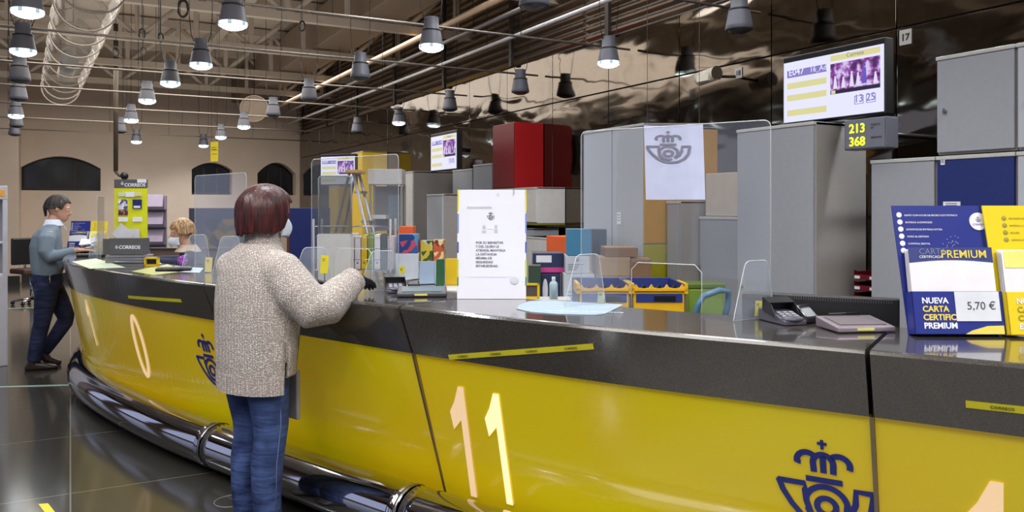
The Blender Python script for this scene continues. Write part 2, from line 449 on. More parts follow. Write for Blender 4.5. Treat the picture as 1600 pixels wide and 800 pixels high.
for ui, (sa, sb) in enumerate(segs):
    g = .007; a, b_ = sa+g, sb-g
    loc = cpt((a+b_)/2); loc.z = 0
    t = thing('service_counter', unit_lbl[ui], 'counter', loc, 0, 'sections of the curved counter'); UNITS.append(t)
    us = lin_space(a, b_)
    def top_sec(u):
        n_ = cnrm(u); p = cpt(u); o_ = []
        for dr, z in ((.0, CT-.012), (-.006, CT-.003), (-.016, CT), (-DEP, CT), (-DEP, CT-.04), (-.14, CT-.04)):
            q = p+n_*dr; q.z = z; o_.append(q)
        for zz in (.865,):
            q = front(u, zz, -.05); q.z = zz; o_.append(q); q = front(u, zz); o_.append(q)
        return o_
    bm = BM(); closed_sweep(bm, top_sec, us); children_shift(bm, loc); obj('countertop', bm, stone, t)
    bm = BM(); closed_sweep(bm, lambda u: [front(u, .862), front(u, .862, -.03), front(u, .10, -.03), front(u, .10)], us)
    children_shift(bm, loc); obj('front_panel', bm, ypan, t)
    # carcass
    bm = BM()
    def carc(u):
        n_ = cnrm(u); p = cpt(u); o_ = []
        for dr, z in ((-.17, .855), (-.17, CT-.05), (-DEP+.02, CT-.05), (-DEP+.02, 0), (-.36, 0), (-.36, .09)):
            q = p+n_*dr; q.z = z; o_.append(q)
        return o_
    closed_sweep(bm, carc, us); children_shift(bm, loc); obj('carcass', bm, mat('dark_laminate', (40, 38, 38), .5), t)
    bm = BM()
    def plinth(u):
        n_ = cnrm(u); p = cpt(u); return [Vector(((p+n_*d)[0], (p+n_*d)[1], z)) for d, z in ((-.22, 0), (-.22, .12), (-.34, .12), (-.34, 0))]
    closed_sweep(bm, plinth, us); children_shift(bm, loc); obj('plinth', bm, mat('plinth_black', (18, 18, 19), .3), t)
    # chrome bumper rail
    bm = BM(); pts = []
    for u in us:
        p = cpt(u)-cnrm(u)*rrec(u); p.z = .155; pts.append(p)
    tube(bm, pts, .125, 28); children_shift(bm, loc); rail = obj('bumper_rail', bm, chrome, t)
    bm = BM()
    for u in ((b_-.01,) if ui < 3 else (a+.01,)):
        p = cpt(u)-cnrm(u)*rrec(u); p.z = .155; d = (cpt(u+.03)-cpt(u-.03)).normalized(); tube(bm, [p-d*.008, p+d*.008], .128, 28)
    children_shift(bm, loc); obj('rail_collar', bm, steel, rail)
    if ui:   # metal joint strip at the start of the section
        bm = BM()
        closed_sweep(bm, lambda u: [front(u, .864, .001), front(u, .864, -.04), front(u, .12, -.04), front(u, .12, .001)], [sa-.006, sa+.006])
        children_shift(bm, loc); obj('joint_strip', bm, joint_m, t)
def on_panel(s0, z0, off):
    """local (u right along counter towards the camera side, v up) -> world"""
    return lambda u, v, h: front(s0+u, z0+v, off+h)
def glyph_one(bm, M_, Hh, th=.003):
    P_ = [(.035, 1), (.035, 0), (-.035, 0), (-.035, .70), (-.13, .60), (-.15, .76), (-.085, .86), (-.025, 1)]
    for tri in ((0, 1, 2, 3), (0, 3, 6, 7), (3, 4, 5, 6)):
        f = [bm.verts.new(M_(P_[i][0]*Hh, (P_[i][1]-.5)*Hh, th)) for i in tri]; bm.faces.new(f)
def number_child(name, px, py0, py1, unit, m, kind='1'):
    s0, zt = find_sz(px[0], py0); s1, zb = find_sz(px[1], py1)
    Hh = zt-zb; sl = (s1-s0)
    bm = BM(); M_ = lambda u, v, h: front((s0+s1)/2+u-sl*v/Hh*1.0, (zt+zb)/2+v, h+.0025)
    if kind == '1': glyph_one(bm, M_, Hh)
    else:
        ribbon(bm, arc2(0, 0, .15*Hh, 90, 450, 30, ry=.47*Hh), .075*Hh, M_, .003)
    children_shift(bm, UNITS[unit].location); return obj(name, bm, m, UNITS[unit], fixn=False)
number_child('number_digit', (720, 742), 604, 776, 2, glow_no)
number_child('number_digit', (775, 798), 615, 788, 2, glow_no2)
number_child('number_digit', (134, 153), 468, 540, 0, glow_no)
number_child('number_digit', (207, 232), 492, 590, 0, glow_no, '0')
number_child('number_digit', (1556, 1556), 752, 1010, 3, glow_no)
number_child('number_digit', (1668, 1668), 764, 1030, 3, glow_no)
def emblem_at(px, py, px2, unit, ratio=1.0, half=None):
    s0, z0 = find_sz(px, py)
    h_ = half
    bm = BM(); emblem(bm, lambda u, v, h: front(s0+u*h_, z0+v*h_, h+.0025), .002)
    children_shift(bm, UNITS[unit].location); return obj('horn_emblem', bm, emb_blue, UNITS[unit])
emblem_at(1289, 768, 0, 2, half=.146)
emblem_at(329, 566, 0, 0, half=.142)
# yellow distance tapes stuck to the stone fascia
def tape_fascia(p0, p1, unit, label, wdt=.022, text=True):
    (s0, z0), (s1, z1) = find_sz(*p0), find_sz(*p1)
    bm = BM(); n = 14; P_ = [(s0+(s1-s0)*i/n, z0+(z1-z0)*i/n) for i in range(n+1)]
    V = []
    for s_, z_ in P_: V.append([bm.verts.new(front(s_, z_+dz, off)) for dz in (-wdt/2, wdt/2) for off in (.0028, .0038)])
    for a, b_ in zip(V, V[1:]):
        for i, j in ((1, 3), (3, 2), (2, 0), (0, 1)): bm.faces.new((a[i], a[j], b_[j], b_[i]))
    loc = front((s0+s1)/2, (z0+z1)/2); children_shift(bm, loc)
    o = obj('floor_tape', bm, tapem); o.location = loc; tag(o, label, 'tape')
    if text:
        up = (front(s0, z0+.02)-front(s0, z0)).normalized()
        ink = mat('tape_print', (40, 40, 45), .5)
        k_ = 4 if abs(s1-s0) > .5 else 1
        for k in range(k_):
            t_ = (k+.3)/k_; s_ = s0+(s1-s0)*t_; z_ = z0+(z1-z0)*t_; sg = 1 if s1 > s0 else -1
            xd = front(s_+.05*sg, z_+(z1-z0)/(s1-s0)*.05*sg)-front(s_-.05*sg, z_-(z1-z0)/(s1-s0)*.05*sg)
            q = front(s_, z_-wdt*.22, .0052)-loc
            text_on('tape_lettering', 'CORREOS', q, xd, up, .013, ink, o, .0004)
    return o
tape_fascia((702, 558), (928, 541), 2, 'long yellow tape across the dark stone front above the number 11')
tape_fascia((201, 464), (284, 470), 0, 'yellow tape on the dark stone front at the far left end of the counter', text=False, wdt=.02)
tape_fascia((1509, 631), (1640, 645), 3, 'short yellow tape on the nearest stone front at the right edge')
# ------------------------------------------------------------ pendant lamps
def spot(name, par, loc, watts, col=(.93, .96, 1.0)):
    l = bpy.data.lights.new(name, 'SPOT'); l.energy = watts; l.spot_size = 2.6; l.spot_blend = .9; l.shadow_soft_size = .07; l.color = col
    o = bpy.data.objects.new(name, l); C.objects.link(o); o.parent = par; o.location = loc; return o
lamp_on = mat('lamp_lens_lit', (235, 245, 255), .4, emit=9, ecol=(215, 240, 255))
lamp_off = mat('lamp_lens_unlit', (70, 70, 74), .3)
ring_on = mat('lamp_ring_lit', (200, 225, 230), .3, emit=1.6, ecol=(190, 225, 235))
wire_m = mat('black_cable', (28, 26, 25), .6)
def make_lamp(lit):
    t = thing('pendant_lamp', 'x', 'lamp')
    bm = BM(); lathe(bm, [(.060, .26), (.062, .17), (.070, .165), (.074, .16), (.098, .035), (.100, .03), (.094, .03), (.070, .15), (.02, .155)], 24, capt=False)
    lathe(bm, [(.0, .262), (.060, .26)], 24); obj('lamp_shade', bm, lampgrey, t)
    bm = BM(); lathe(bm, [(.0635, .160), (.079, .160), (.079, .148), (.078, .147)], 24); obj('shade_band', bm, dark_m, t)
    bm = BM(); lathe(bm, [(.100, .032), (.1015, .012), (.097, .002), (.094, .004), (.096, .03)], 24)
    for k, f in enumerate(bm.faces):
        if k % 24 in (0, 4, 8, 12, 16, 20): f.material_index = 1
    obj('lens_ring', bm, [ring_on if lit else lampgrey, mat('ring_clip_grey', (150, 165, 172), .3, emit=1.0) if lit else lampgrey], t)
    bm = BM(); lathe(bm, [(.0, -.024), (.045, -.020), (.075, -.009), (.092, .006)], 24); obj('lens', bm, lamp_on if lit else lamp_off, t)
    bm = BM(); tube(bm, [(-.10, 0, .46), (-.085, 0, .30), (-.062, 0, .235)], .004, 6); obj('arm_bracket', bm, wire_m, t)
    bm = BM(); tube(bm, [(.10, 0, .46), (.085, 0, .30), (.062, 0, .235)], .004, 6); obj('arm_bracket', bm, wire_m, t)
    for sx in (-.1, .1):
        bm = BM(); tube(bm, [(sx, 0, .455), (sx, 0, ZC-2.8)], .003, 6); obj('hanging_wire', bm, wire_m, t)
    return t
LL = make_lamp(True); LU = make_lamp(False)
L_left = [(43, 23, 1), (36, 84, 1), (31, 127, 0), (29, 156, 0), (25, 183, 1), (26, 198, 0), (23, 211, 0)]
L_b = [(364, 42, 1), (314, 105, 1), (266, 133, 1), (230, 160, 1), (205, 190, 1), (213, 223, 1), (188, 207, 0)]
L_c = [(835, 11, 0), (674, 77, 1), (563, 123, 0), (483, 157, 0), (427, 181, 0), (381, 200, 1), (345, 216, 1), (318, 229, 1)]
L_d = [(1155, 48, 0), (951, 102, 1), (813, 145, 0), (703, 172, 0), (623, 194, 1), (558, 207, 0)]
cols = ['in the row at the left edge', 'in the row above the standing man and the clerk', 'in the row above the counter', 'in the row beside the polished steel wall']
orders = ['nearest', 'second', 'third', 'fourth', 'fifth', 'sixth', 'seventh', 'eighth']
usedL = [False, False]; rows_y = []
for ci, col_ in enumerate((L_left, L_b, L_c, L_d)):
    for k, (px, py, lit) in enumerate(col_):
        p = at_z(px, py, 2.80)
        src = LL if lit else LU
        lab = '%s grey %s pendant lamp %s' % (orders[k], 'lit' if lit else 'unlit', cols[ci])
        if not usedL[lit]:
            o = src; usedL[lit] = True; o.location = p; o['label'] = lab; o['group'] = 'pendant lamps of the hall'
        else: o = dup(src, p, 0, lab, 'pendant lamps of the hall')
        if ci == 2: rows_y.append(p.y)
        if lit: spot('lamp_light', o, (0, 0, -.02), LAMP_W)
# lamps of the same grid above and behind the viewer, out of view, added to light the foreground
for k, (x, y) in enumerate([(1.0, 4.1), (2.55, 2.6), (1.0, 2.2), (4.2, 2.5), (-.3, 3.9), (-.3, 1.9), (2.55, .6), (-2.0, 5.8), (-2.0, 8.2), (-2.0, 3.2), (1.0, .2)]):
    o = dup(LL, (x, y, 2.8), 0, 'lit pendant lamp above the viewer, out of view, added to light the foreground', 'pendant lamps above the viewer')
    spot('lamp_light', o, (0, 0, -.02), LAMP_W)
# ------------------------------------------------------------ conduits across the hall at lamp height
pipe_m = mat('zinc_conduit', (170, 160, 150), .3, metal=.7)
ry = sorted(rows_y)
for k, y in enumerate([4.4]+ry[1:]):
    bm = BM(); tube(bm, [(-2.8, y+.12, 3.02), (XR-.1, y+.12, 3.02)], .011, 8)
    o = obj('conduit_pipe', bm, pipe_m)
    loc = Vector((1, y+.12, 3.02)); o.data.transform(Matrix.Translation(-loc)); o.location = loc
    tag(o, '%s thin metal conduit crossing the hall at lamp height' % orders[k], 'pipe', 'thin conduits crossing the hall')
    for x in (-1.9, .7, 1.8, 3.5): obj('hanger_rod', tube(BM(), [(x-1, 0, 0), (x-1, 0, ZC-3.02)], .003, 5), wire_m, o)
# long pipes along the hall by the steel wall
for k, (x, z, r, c_, lb) in enumerate([(3.95, 3.70, .035, (225, 195, 160), 'long cream pipe running along the hall above the louvres'),
                                       (4.12, 3.58, .025, (120, 112, 108), 'long grey pipe running beside the cream one'),
                                       (4.3, 3.40, .022, (205, 205, 205), 'thin bright pipe running just in front of the louvres')]):
    bm = BM(); tube(bm, [(0, -12, 0), (0, 7.4, 0)], r, 12)
    o = obj('long_pipe', bm, mat('long_pipe_%d' % k, c_, .35)); o.location = (x, 11.4, z); tag(o, lb, 'pipe')
    for y in range(-6, 7, 3): obj('pipe_hanger', tube(BM(), [(0, y, 0), (0, y, ZC-z)], .006, 6), wire_m, o)
# clear ribbed duct
duct_m = mat('clear_duct_film', (190, 180, 165), .12, alpha=.2, spec=1, noise=.1)
a = Vector((.22, 7.6, 3.62)); b_ = Vector((-.15, 16.2, 3.62))
o = thing('air_duct', 'large translucent round ventilation duct running under the roof trusses', 'duct', a)
bm = BM(); d = b_-a; n = 30; prof = []
for i in range(n+1):
    prof.append((a-a+d*i/n))
rad = [.29+.008*math.sin(i*2.1) for i in range(n+1)]
tube(bm, prof, rad, 28, cap=False); obj('duct_sleeve', bm, duct_m, o)
hoop = mat('duct_hoop', (150, 140, 130), .3, metal=.6)
for i in range(0, n+1, 3):
    bm = BM(); c_ = d*i/n; R = [c_+Vector((.3*math.cos(q*PI/12), 0, .3*math.sin(q*PI/12))) for q in range(25)]
    tube(bm, R, .010, 6, cap=False); obj('hoop', bm, hoop, o)
bm = BM(); tube(bm, [d*.62+Vector((0, 0, -.02)), d*.80+Vector((0, 0, -.02))], .11, 14); obj('dark_damper', bm, dark_m, o)
bm = BM()
for s_ in (0, .5, 1): tube(bm, [d*s_+Vector((0, 0, .29)), d*s_+Vector((0, 0, .85))], .008, 6)
obj('duct_hanger', bm, wire_m, o)
# ------------------------------------------------------------ small hanging things
p = at_d(181, 100, 13.0); q = at_d(184, 268, 13.0)
o = thing('security_camera', 'dark dome camera on a long pole hanging in front of the end wall', 'camera', (p.x, p.y, q.z))
bm = BM(); tube(bm, [(0, 0, 0), (0, 0, ZC-q.z)], .035, 10); obj('ceiling_pole', bm, mat('dark_bronze_pole', (85, 75, 62), .5), o)
bm = BM(); tube(bm, [(0, 0, 0), (.06*ct, -.06*st, -.06), (.12*ct, -.12*st, -.07)], .03, 10); obj('elbow', bm, mat('dark_bronze_pole', (85, 75, 62), .5), o)
bm = BM(); ell(bm, (.14*ct, -.14*st, -.07), (.06, .06, .07)); obj('dome', bm, dark_m, o)
# yellow hanging sign
p = at_d(335, 237, 11.0)
o = thing('hanging_sign', 'small yellow sign hanging from the ceiling above the clerk', 'sign', p, -TH-.5)
box(bmx := BM(), (0, 0, 0), (.14, .01, .27)); obj('sign_panel', bmx, mat('sign_yellow', (225, 205, 40), .5), o)
bmx = BM()
for s_ in (-.055, .055): tube(bmx, [(s_, 0, .13), (s_, 0, ZC-p.z)], .002, 5)
obj('sign_wire', bmx, wire_m, o)
text_on('sign_lettering', 'CORREOS', (0, -.007, .02), (1, 0, 0), (0, 0, 1), .024, mat('dark_ink', (40, 40, 44), .6), o, .001, 'CENTER')
bmx = BM(); box(bmx, (0, -.007, -.03), (.10, .002, .004)); box(bmx, (0, -.007, .06), (.10, .002, .004)); obj('sign_line', bmx, mat('dark_ink', (40, 40, 44), .6), o)
# ceiling projector / spotlight can on the steel wall
p = at_x(1106, 119, 4.45)
o = thing('wall_projector', 'small cream cylindrical spotlight fixed high on the polished steel wall', 'spotlight', p, 0)
bm = BM(); tube(bm, [(-.0, .10, -.01), (0, -.10, .01)], .055, 20); obj('body', bm, mat('cream_enamel', (205, 198, 180), .4), o)
bm = BM(); tube(bm, [(0, -.105, .01), (0, -.10, .01)], .057, 20); obj('end_cap', bm, mat('dark_bronze_pole', (85, 75, 62), .5), o)
bm = BM(); box(bm, (-.045, .0, -.02), (.03, .13, .05)); obj('lens_window', bm, mat('warm_lens', (225, 220, 200), .2), o)
bm = BM(); tube(bm, [(.04, 0, 0), (.30, 0, .02)], .012, 8); obj('bracket', bm, dark_m, o)
# number signs on the wall
def wall_no(s, px, py, sz, lab, x=XR-.055):
    p = at_x(px, py, x)
    o = thing('number_sign', lab, 'sign', p, -PI/2)
    bm = BM(); box(bm, (0, 0, 0), (sz, .006, sz*1.15)); obj('sign_plate', bm, mat('sign_plate_grey', (190, 188, 185), .4), o)
    text_on('sign_number', s, (0, -.004, -sz*.25), (1, 0, 0), (0, 0, 1), sz*.72, mat('dark_ink', (40, 40, 44), .6), o, .001, 'CENTER', .002)
wall_no('17', 1415, 58, .085, 'small square sign with the number 17 on the steel wall right of the big screen')
wall_no('18', 1154, 114, .075, 'small square sign with the number 18 on the steel wall beside the cream spotlight')
# ------------------------------------------------------------ screens
scr_w = mat('screen_white', (40, 40, 48), .3, emit=1.0, ecol=(222, 222, 250))
scr_p = mat('screen_purple', (30, 28, 44), .3, emit=.7, ecol=(150, 138, 214))
scr_y = mat('screen_yellow', (40, 40, 30), .3, emit=.8, ecol=(232, 226, 160))
scr_d = mat('screen_navy', (50, 42, 70), .3, emit=.1, ecol=(50, 42, 80))
pic = mat('screen_stage_picture', (40, 30, 48), .3, noise=0, emit=.8)
nt, nd, b = nodes(pic); tc = nd.new('ShaderNodeTexCoord'); n1 = nd.new('ShaderNodeTexNoise'); n1.inputs['Scale'].default_value = 22; n1.inputs['Detail'].default_value = 4
nt.links.new(tc.outputs['Object'], n1.inputs['Vector']); rp = nd.new('ShaderNodeValToRGB'); e = rp.color_ramp.elements
e[0].position = .38; e[0].color = lin((70, 40, 90)); e[1].position = .5; e[1].color = lin((150, 70, 170)); e2 = e.new(.6); e2.color = lin((225, 205, 250))
nt.links.new(n1.outputs['Fac'], rp.inputs['Fac']); nt.links.new(rp.outputs['Color'], b.inputs['Emission Color'])
fig_m = mat('screen_figures', (40, 40, 48), .3, emit=.85, ecol=(232, 226, 252))
fig2 = mat('screen_figure_violet', (95, 80, 175), .3, emit=.5)
def make_tv(W_, H_, lab, loc, rz, tilt=0):
    """screen facing local -y, bottom centre at the origin"""
    o = thing('wall_screen', lab, 'screen', loc, rz)
    S = W_/.67
    bm = BM(); box(bm, (0, .035, H_/2+.012), (W_+.02, .07, H_+.05)); box(bm, (0, .085, H_/2), (W_*.8, .05, H_*.8)); obj('housing', bm, dark_m, o, bevel=.006)
    f = -.001
    bm = BM(); box(bm, (0, f, H_/2), (W_, .004, H_)); sc = obj('display', bm, scr_w, o)
    def r(u0, v0, u1, v1, m, nm, d=.0035):
        b_ = BM(); lohi(b_, (-W_/2+u0*W_, f-d, v0*H_), (-W_/2+u1*W_, f-.001, v1*H_)); return obj(nm, b_, m, sc)
    r(.04, .74, .46, .86, scr_p, 'queue_row')
    for v in (.55, .35, .10): r(.04, v, .46, v+.10, scr_y, 'queue_row')
    r(.50, .88, .97, .97, scr_y, 'header_band')
    text_on('screen_lettering', 'E047', (-W_/2+.06*W_, f-.005, .772*H_), (1, 0, 0), (0, 0, 1), .056*S, scr_w, sc, .001, bold=.0006)
    text_on('screen_lettering', '16_Ad', (-W_/2+.29*W_, f-.005, .772*H_), (1, 0, 0), (0, 0, 1), .044*S, scr_w, sc, .001)
    text_on('screen_lettering', 'Correos', (-W_/2+.66*W_, f-.005, .905*H_), (1, 0, 0), (0, 0, 1), .032*S, mat('screen_grey', (120, 120, 130), .4, emit=.3), sc, .001)
    r(.50, .42, .97, .84, pic, 'stage_picture')
    r(.50, .36, .97, .42, scr_d, 'caption_bar')
    r(.51, .365, .55, .415, scr_y, 'caption_icon', .005)
    random.seed(3)
    b_ = BM()
    for u, h_ in ((.55, .2), (.63, .17), (.71, .24), (.77, .2), (.93, .17)):
        x = -W_/2+u*W_; z0 = .44*H_
        prism(b_, [(x-.014*S, f-.0042, z0), (x+.014*S, f-.0042, z0), (x+.006*S, f-.0042, z0+h_*H_*.8), (x-.006*S, f-.0042, z0+h_*H_*.8)], (0, -.001, 0))
        ell(b_, (x, f-.005, z0+h_*H_*.9), (.006*S, .001, .007*S), n=8, m=6)
    obj('stage_figures', b_, fig_m, sc)
    b_ = BM(); x = -W_/2+.83*W_; z0 = .46*H_
    prism(b_, [(x-.018*S, f-.0042, z0), (x+.014*S, f-.0042, z0), (x+.008*S, f-.0042, z0+.24*H_), (x-.01*S, f-.0042, z0+.24*H_)], (0, -.001, 0)); ell(b_, (x, f-.005, z0+.28*H_), (.008*S, .001, .009*S), n=8, m=6)
    obj('stage_figure', b_, fig2, sc)
    for u, t_ in ((.735, '13'), (.845, '25')):
        b_ = BM()
        x0, x1, z0_, z1_ = -W_/2+u*W_, -W_/2+(u+.085)*W_, .155*H_, .285*H_; k = .003*S
        for lo, hi in (((x0, z0_), (x1, z0_+k)), ((x0, z1_-k), (x1, z1_)), ((x0, z0_), (x0+k, z1_)), ((x1-k, z0_), (x1, z1_))): lohi(b_, (lo[0], f-.005, lo[1]), (hi[0], f-.003, hi[1]))
        obj('date_box', b_, scr_p, sc)
        text_on('screen_lettering', t_, ((x0+x1)/2, f-.005, z0_+.03*H_), (1, 0, 0), (0, 0, 1), .058*S, scr_p, sc, .001, 'CENTER', .0006)
    bm = BM(); tube(bm, [(0, .1, H_*.6), (0, .35, H_*.6)], .03, 10); obj('wall_bracket', bm, dark_m, o)
    return o
make_tv(.70, .37, 'big bright queue screen on the steel wall above the grey lockers', (3.9, 3.20, 2.03), -PI/2)
make_tv(.74, .41, 'middle queue screen hanging left of the red cabinet', (3.9, 8.76, 1.96), -PI/2)
make_tv(.62, .42, 'farthest queue screen, seen through the acrylic screen behind the woman', (3.55, 11.9, 1.86), -PI/2+.65)
# LED counter display
p0 = at_x(1334, 215, 3.86); 
o = thing('number_display', 'grey electronic display with yellow digits hanging under the big screen', 'display', (3.84, 2.925, 1.825), -PI/2)
bm = BM(); box(bm, (0, .05, .085), (.27, .10, .17)); obj('case', bm, mat('display_case_grey', (92, 94, 104), .4), o, bevel=.006)
bm = BM(); box(bm, (0, -.001, .085), (.25, .004, .155)); obj('face', bm, mat('display_face_grey', (112, 114, 126), .35), o)
led = mat('led_yellow', (230, 240, 30), .4, emit=2.2, ecol=(226, 245, 20))
text_on('led_digits', '213', (-.10, -.004, .095), (1, 0, 0), (0, 0, 1), .070, led, o, .001, bold=.0007)
text_on('led_digits', '368', (-.10, -.004, .022), (1, 0, 0), (0, 0, 1), .070, led, o, .001, bold=.0007)
dk = mat('dark_ink', (40, 40, 44), .6)
for z, t_ in ((.125, 'PUESTO'), (.108, 'Nº'), (.055, 'SERVICIO')): text_on('face_lettering', t_, (.04, -.004, z), (1, 0, 0), (0, 0, 1), .016, dk, o, .001)
bm = BM(); tube(bm, [(0, .1, .09), (0, .9, .09)], .015, 8); obj('wall_bracket', bm, dark_m, o)

# round vent disc in front of the end wall, and coiled black cables hung on the conduits
p = at_d(397, 170, 15.5)
t = thing('round_vent', 'large dim round vent disc hanging high near the end wall', 'vent', p)
bm = BM(); R_ = [(.27*math.cos(q*PI/20)*ct, -.27*math.cos(q*PI/20)*st, .25*math.sin(q*PI/20)) for q in range(41)]
tube(bm, R_, .012, 6, cap=False); obj('rim', bm, mat('vent_rim', (120, 105, 92), .4), t)
bm = BM(); poly(bm, R_[:-1]); poly(bm, [(x+.01*st, y+.01*ct, z) for x, y, z in R_[:-1]]); obj('disc', bm, mat('vent_film', (135, 118, 102), .5, alpha=.45), t)
bm = BM(); tube(bm, [(0, 0, .25), (0, 0, ZC-p.z)], .008, 6); obj('hanger', bm, wire_m, t)
for k, (px, py, d, sc) in enumerate(((286, 12, 6.6, .09), (222, 52, 8.5, .07), (251, 58, 8.5, .06), (181, 80, 10.2, .08), (224, 80, 10.2, .08), (472, 40, 9.0, .07))):
    p = at_d(px, py, d); t = thing('cable_coil', '%s coil of black cable hanging from the ceiling conduits' % ['largest', 'small upper', 'narrow upper', 'left lower', 'right lower', 'middle'][k], 'cable', p, 0, 'coils of black cable')
    bm = BM(); tube(bm, [(sc*.45*math.cos(q*PI/8)*ct*(1+.15*math.sin(q*1.3)), -sc*.45*math.cos(q*PI/8)*st, sc*.8*math.sin(q*PI/8)-sc*.1*(q//16)) for q in range(40)], .006, 6); obj('coil', bm, wire_m, t)
    bm = BM(); tube(bm, [(0, 0, sc*.7), (0, 0, ZC-p.z)], .004, 5); obj('hanging_wire', bm, wire_m, t)
# ------------------------------------------------------------ lockers and cabinets of the office
def cabinet(lab, x0, x1, y0, y1, z0, z1, mf, ms, doors=1, name='storage_cabinet', group=None, plate=False, sidem=None, mark=None, hs=None):
    """cabinet on the room axes; doors face -x; y0 is the end nearer the viewer"""
    t = thing(name, lab, 'cabinet', (x0, (y0+y1)/2, z0), 0, group)
    w_ = y1-y0; h_ = z1-z0; dp = x1-x0
    bm = BM(); lohi(bm, (.018, -w_/2, 0), (dp, w_/2, h_)); obj('body', bm, ms, t, bevel=.004)
    for k in range(doors):
        a = -w_/2+w_*k/doors; b_ = -w_/2+w_*(k+1)/doors
        bm = BM(); lohi(bm, (0, a+.006, .012), (.018, b_-.006, h_-.022)); d = obj('door', bm, mf, t, bevel=.002)
        hb = BM(); ya = a+.05 if k % 2 else b_-.05
        hz = min(1.0, h_*.55) if hs is None else hs
        tube(hb, [(0, ya, hz), (-.012, ya, hz)], .010, 10); box(hb, (-.014, ya, hz), (.006, .008, .03)); obj('lock', hb, steel, d)
    bm = BM(); lohi(bm, (-.004, -w_/2, h_-.02), (dp, w_/2, h_)); obj('top_panel', bm, mat('locker_top_edge', (185, 185, 182), .4), t, bevel=.003)
    return t
off_white = mat('office_white', (205, 203, 200), .45)
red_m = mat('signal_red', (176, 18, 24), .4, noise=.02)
ochre = mat('ochre_panel', (186, 140, 48), .6, noise=.05)
lime = mat('lime_panel', (168, 162, 22), .5, noise=.02)
olive = mat('olive_green_panel', (110, 140, 40), .5)
orange = mat('orange_panel', (214, 88, 34), .5)
palegrey = mat('pale_locker_paint', (178, 182, 190), .45, noise=.02)
# right hand bank
cabinet('grey locker under the stacked ones, left of the blue door', 3.9, 4.35, 2.555, 2.935, 0, 1.765, grey_cab, grey_side)
cabinet('tall dark blue locker door behind the leaflet holders', 3.9, 4.35, 2.155, 2.55, 0, 1.765, navy_m, grey_side)
cabinet('large grey locker stacked on top of the dark blue one', 3.9, 4.35, 2.155, 2.55, 1.772, 2.275, grey_cab, grey_side, hs=.22)
cabinet('grey locker at the far right edge of the picture, lower one', 3.9, 4.35, 1.75, 2.15, 0, 1.765, palegrey, grey_side)
cabinet('grey locker at the far right edge of the picture, upper one', 3.9, 4.35, 1.75, 2.15, 1.772, 2.275, palegrey, grey_side, hs=.22)
cabinet('tall grey cabinet with closed doors right of the big acrylic screen', 3.745, 4.2, 3.19, 3.80, 0, 2.0, grey_cab, grey_side, 1)
# low stand with the red trays in the gap between
t = thing('shelf_stand', 'dark low shelf stand holding red trays between two grey cabinets', 'shelf', (3.98, 3.06, 0))
bm = BM(); lohi(bm, (0, -.118, .93), (.40, .12, .96)); obj('shelf_board', bm, dark_m, t)
bm = BM(); lohi(bm, (-.004, -.118, .905), (.40, .12, .928)); obj('shelf_edge', bm, grey_side, t)
bm = BM(); lohi(bm, (.02, -.118, 0), (.40, -.10, .905)); lohi(bm, (.02, .10, 0), (.40, .12, .905)); lohi(bm, (.38, -.11, 0), (.40, .10, .905)); obj('side_frame', bm, dark_m, t)
bm = BM(); lohi(bm, (.02, -.11, .45), (.38, .10, .47)); obj('lower_shelf', bm, dark_m, t)
dred = mat('dark_red_plastic', (104, 14, 24), .4)
rt = None; places = ['lowest', 'middle', 'topmost']
for k in range(3):
    if rt is None:
        rt = thing('letter_tray', 'x', 'tray', (0, 0, 0)); 
        bm = BM(); lohi(bm, (0, -.10, 0), (.30, .08, .008)); lohi(bm, (.29, -.10, 0), (.30, .08, .05)); lohi(bm, (0, -.10, 0), (.30, -.092, .045)); lohi(bm, (0, .072, 0), (.30, .08, .045))
        for yy_ in (-.095, .075): lohi(bm, (.0, yy_-.004, -.045 if 0 else 0), (.012, yy_+.004, .052))
        obj('tray', bm, dred, rt)
        bm = BM(); lohi(bm, (-.006, -.095, .0), (0, .075, .030)); obj('tray_front', bm, dred, rt)
        for yy_ in (-.065, .035):
            bm = BM(); lohi(bm, (-.009, yy_, .006), (-.006, yy_+.035, .022)); obj('label_clip', bm, paper, rt)
        o = rt
    else: o = dup(rt)
    o.location = (4.0, 3.04, .962+k*.062); o['label'] = places[k]+' dark red letter tray stacked on the low shelf stand'; o['group'] = 'red letter trays'
bm = BM(); lohi(bm, (0, 0, 0), (.02, .10, .15)); o = obj('paper_packet', bm, paper); o.location = (4.0, 2.99, .472); tag(o, 'white packet on the lower shelf under the red trays', 'packet')
# central group behind the big acrylic screen
t = cabinet('tall pale grey cabinet behind the big acrylic screen, with an ochre end panel', 3.54, 4.22, 4.49, 5.25, 0, 2.1, palegrey, palegrey, 2)
bm = BM(); lohi(bm, (.0, -.392, 1.25), (.68, -.381, 2.08)); obj('ochre_end_panel', bm, ochre, t)
bm = BM(); lohi(bm, (.0, -.392, 0), (.36, -.381, 1.24)); obj('lime_end_panel', bm, lime, t)
bm = BM(); lohi(bm, (.36, -.392, 0), (.68, -.381, 1.24)); obj('grey_end_panel', bm, grey_cab, t)
q = at_x(1128, 345, 3.9); 
cabinet('low grey cabinet with a cream box on top, right behind the big acrylic screen', 3.9, 4.4, 3.86, 4.32, 0, 1.44, grey_cab, grey_side)
bm = BM(); lohi(bm, (0, 0, 0), (.42, .40, .30)); o = obj('storage_box', bm, mat('cream_box_board', (188, 178, 165), .7), bevel=.004); o.location = (3.93, 3.89, 1.442); tag(o, 'large cream box standing on the low grey cabinet', 'box')
t = cabinet('ochre cabinet against the steel wall behind the cream box', 4.42, 4.72, 4.20, 4.46, 0, 2.02, ochre, ochre)
cabinet('grey cabinet standing left of the one that carries the cream box', 3.72, 4.2, 4.33, 4.46, 0, 1.55, grey_cab, grey_side)
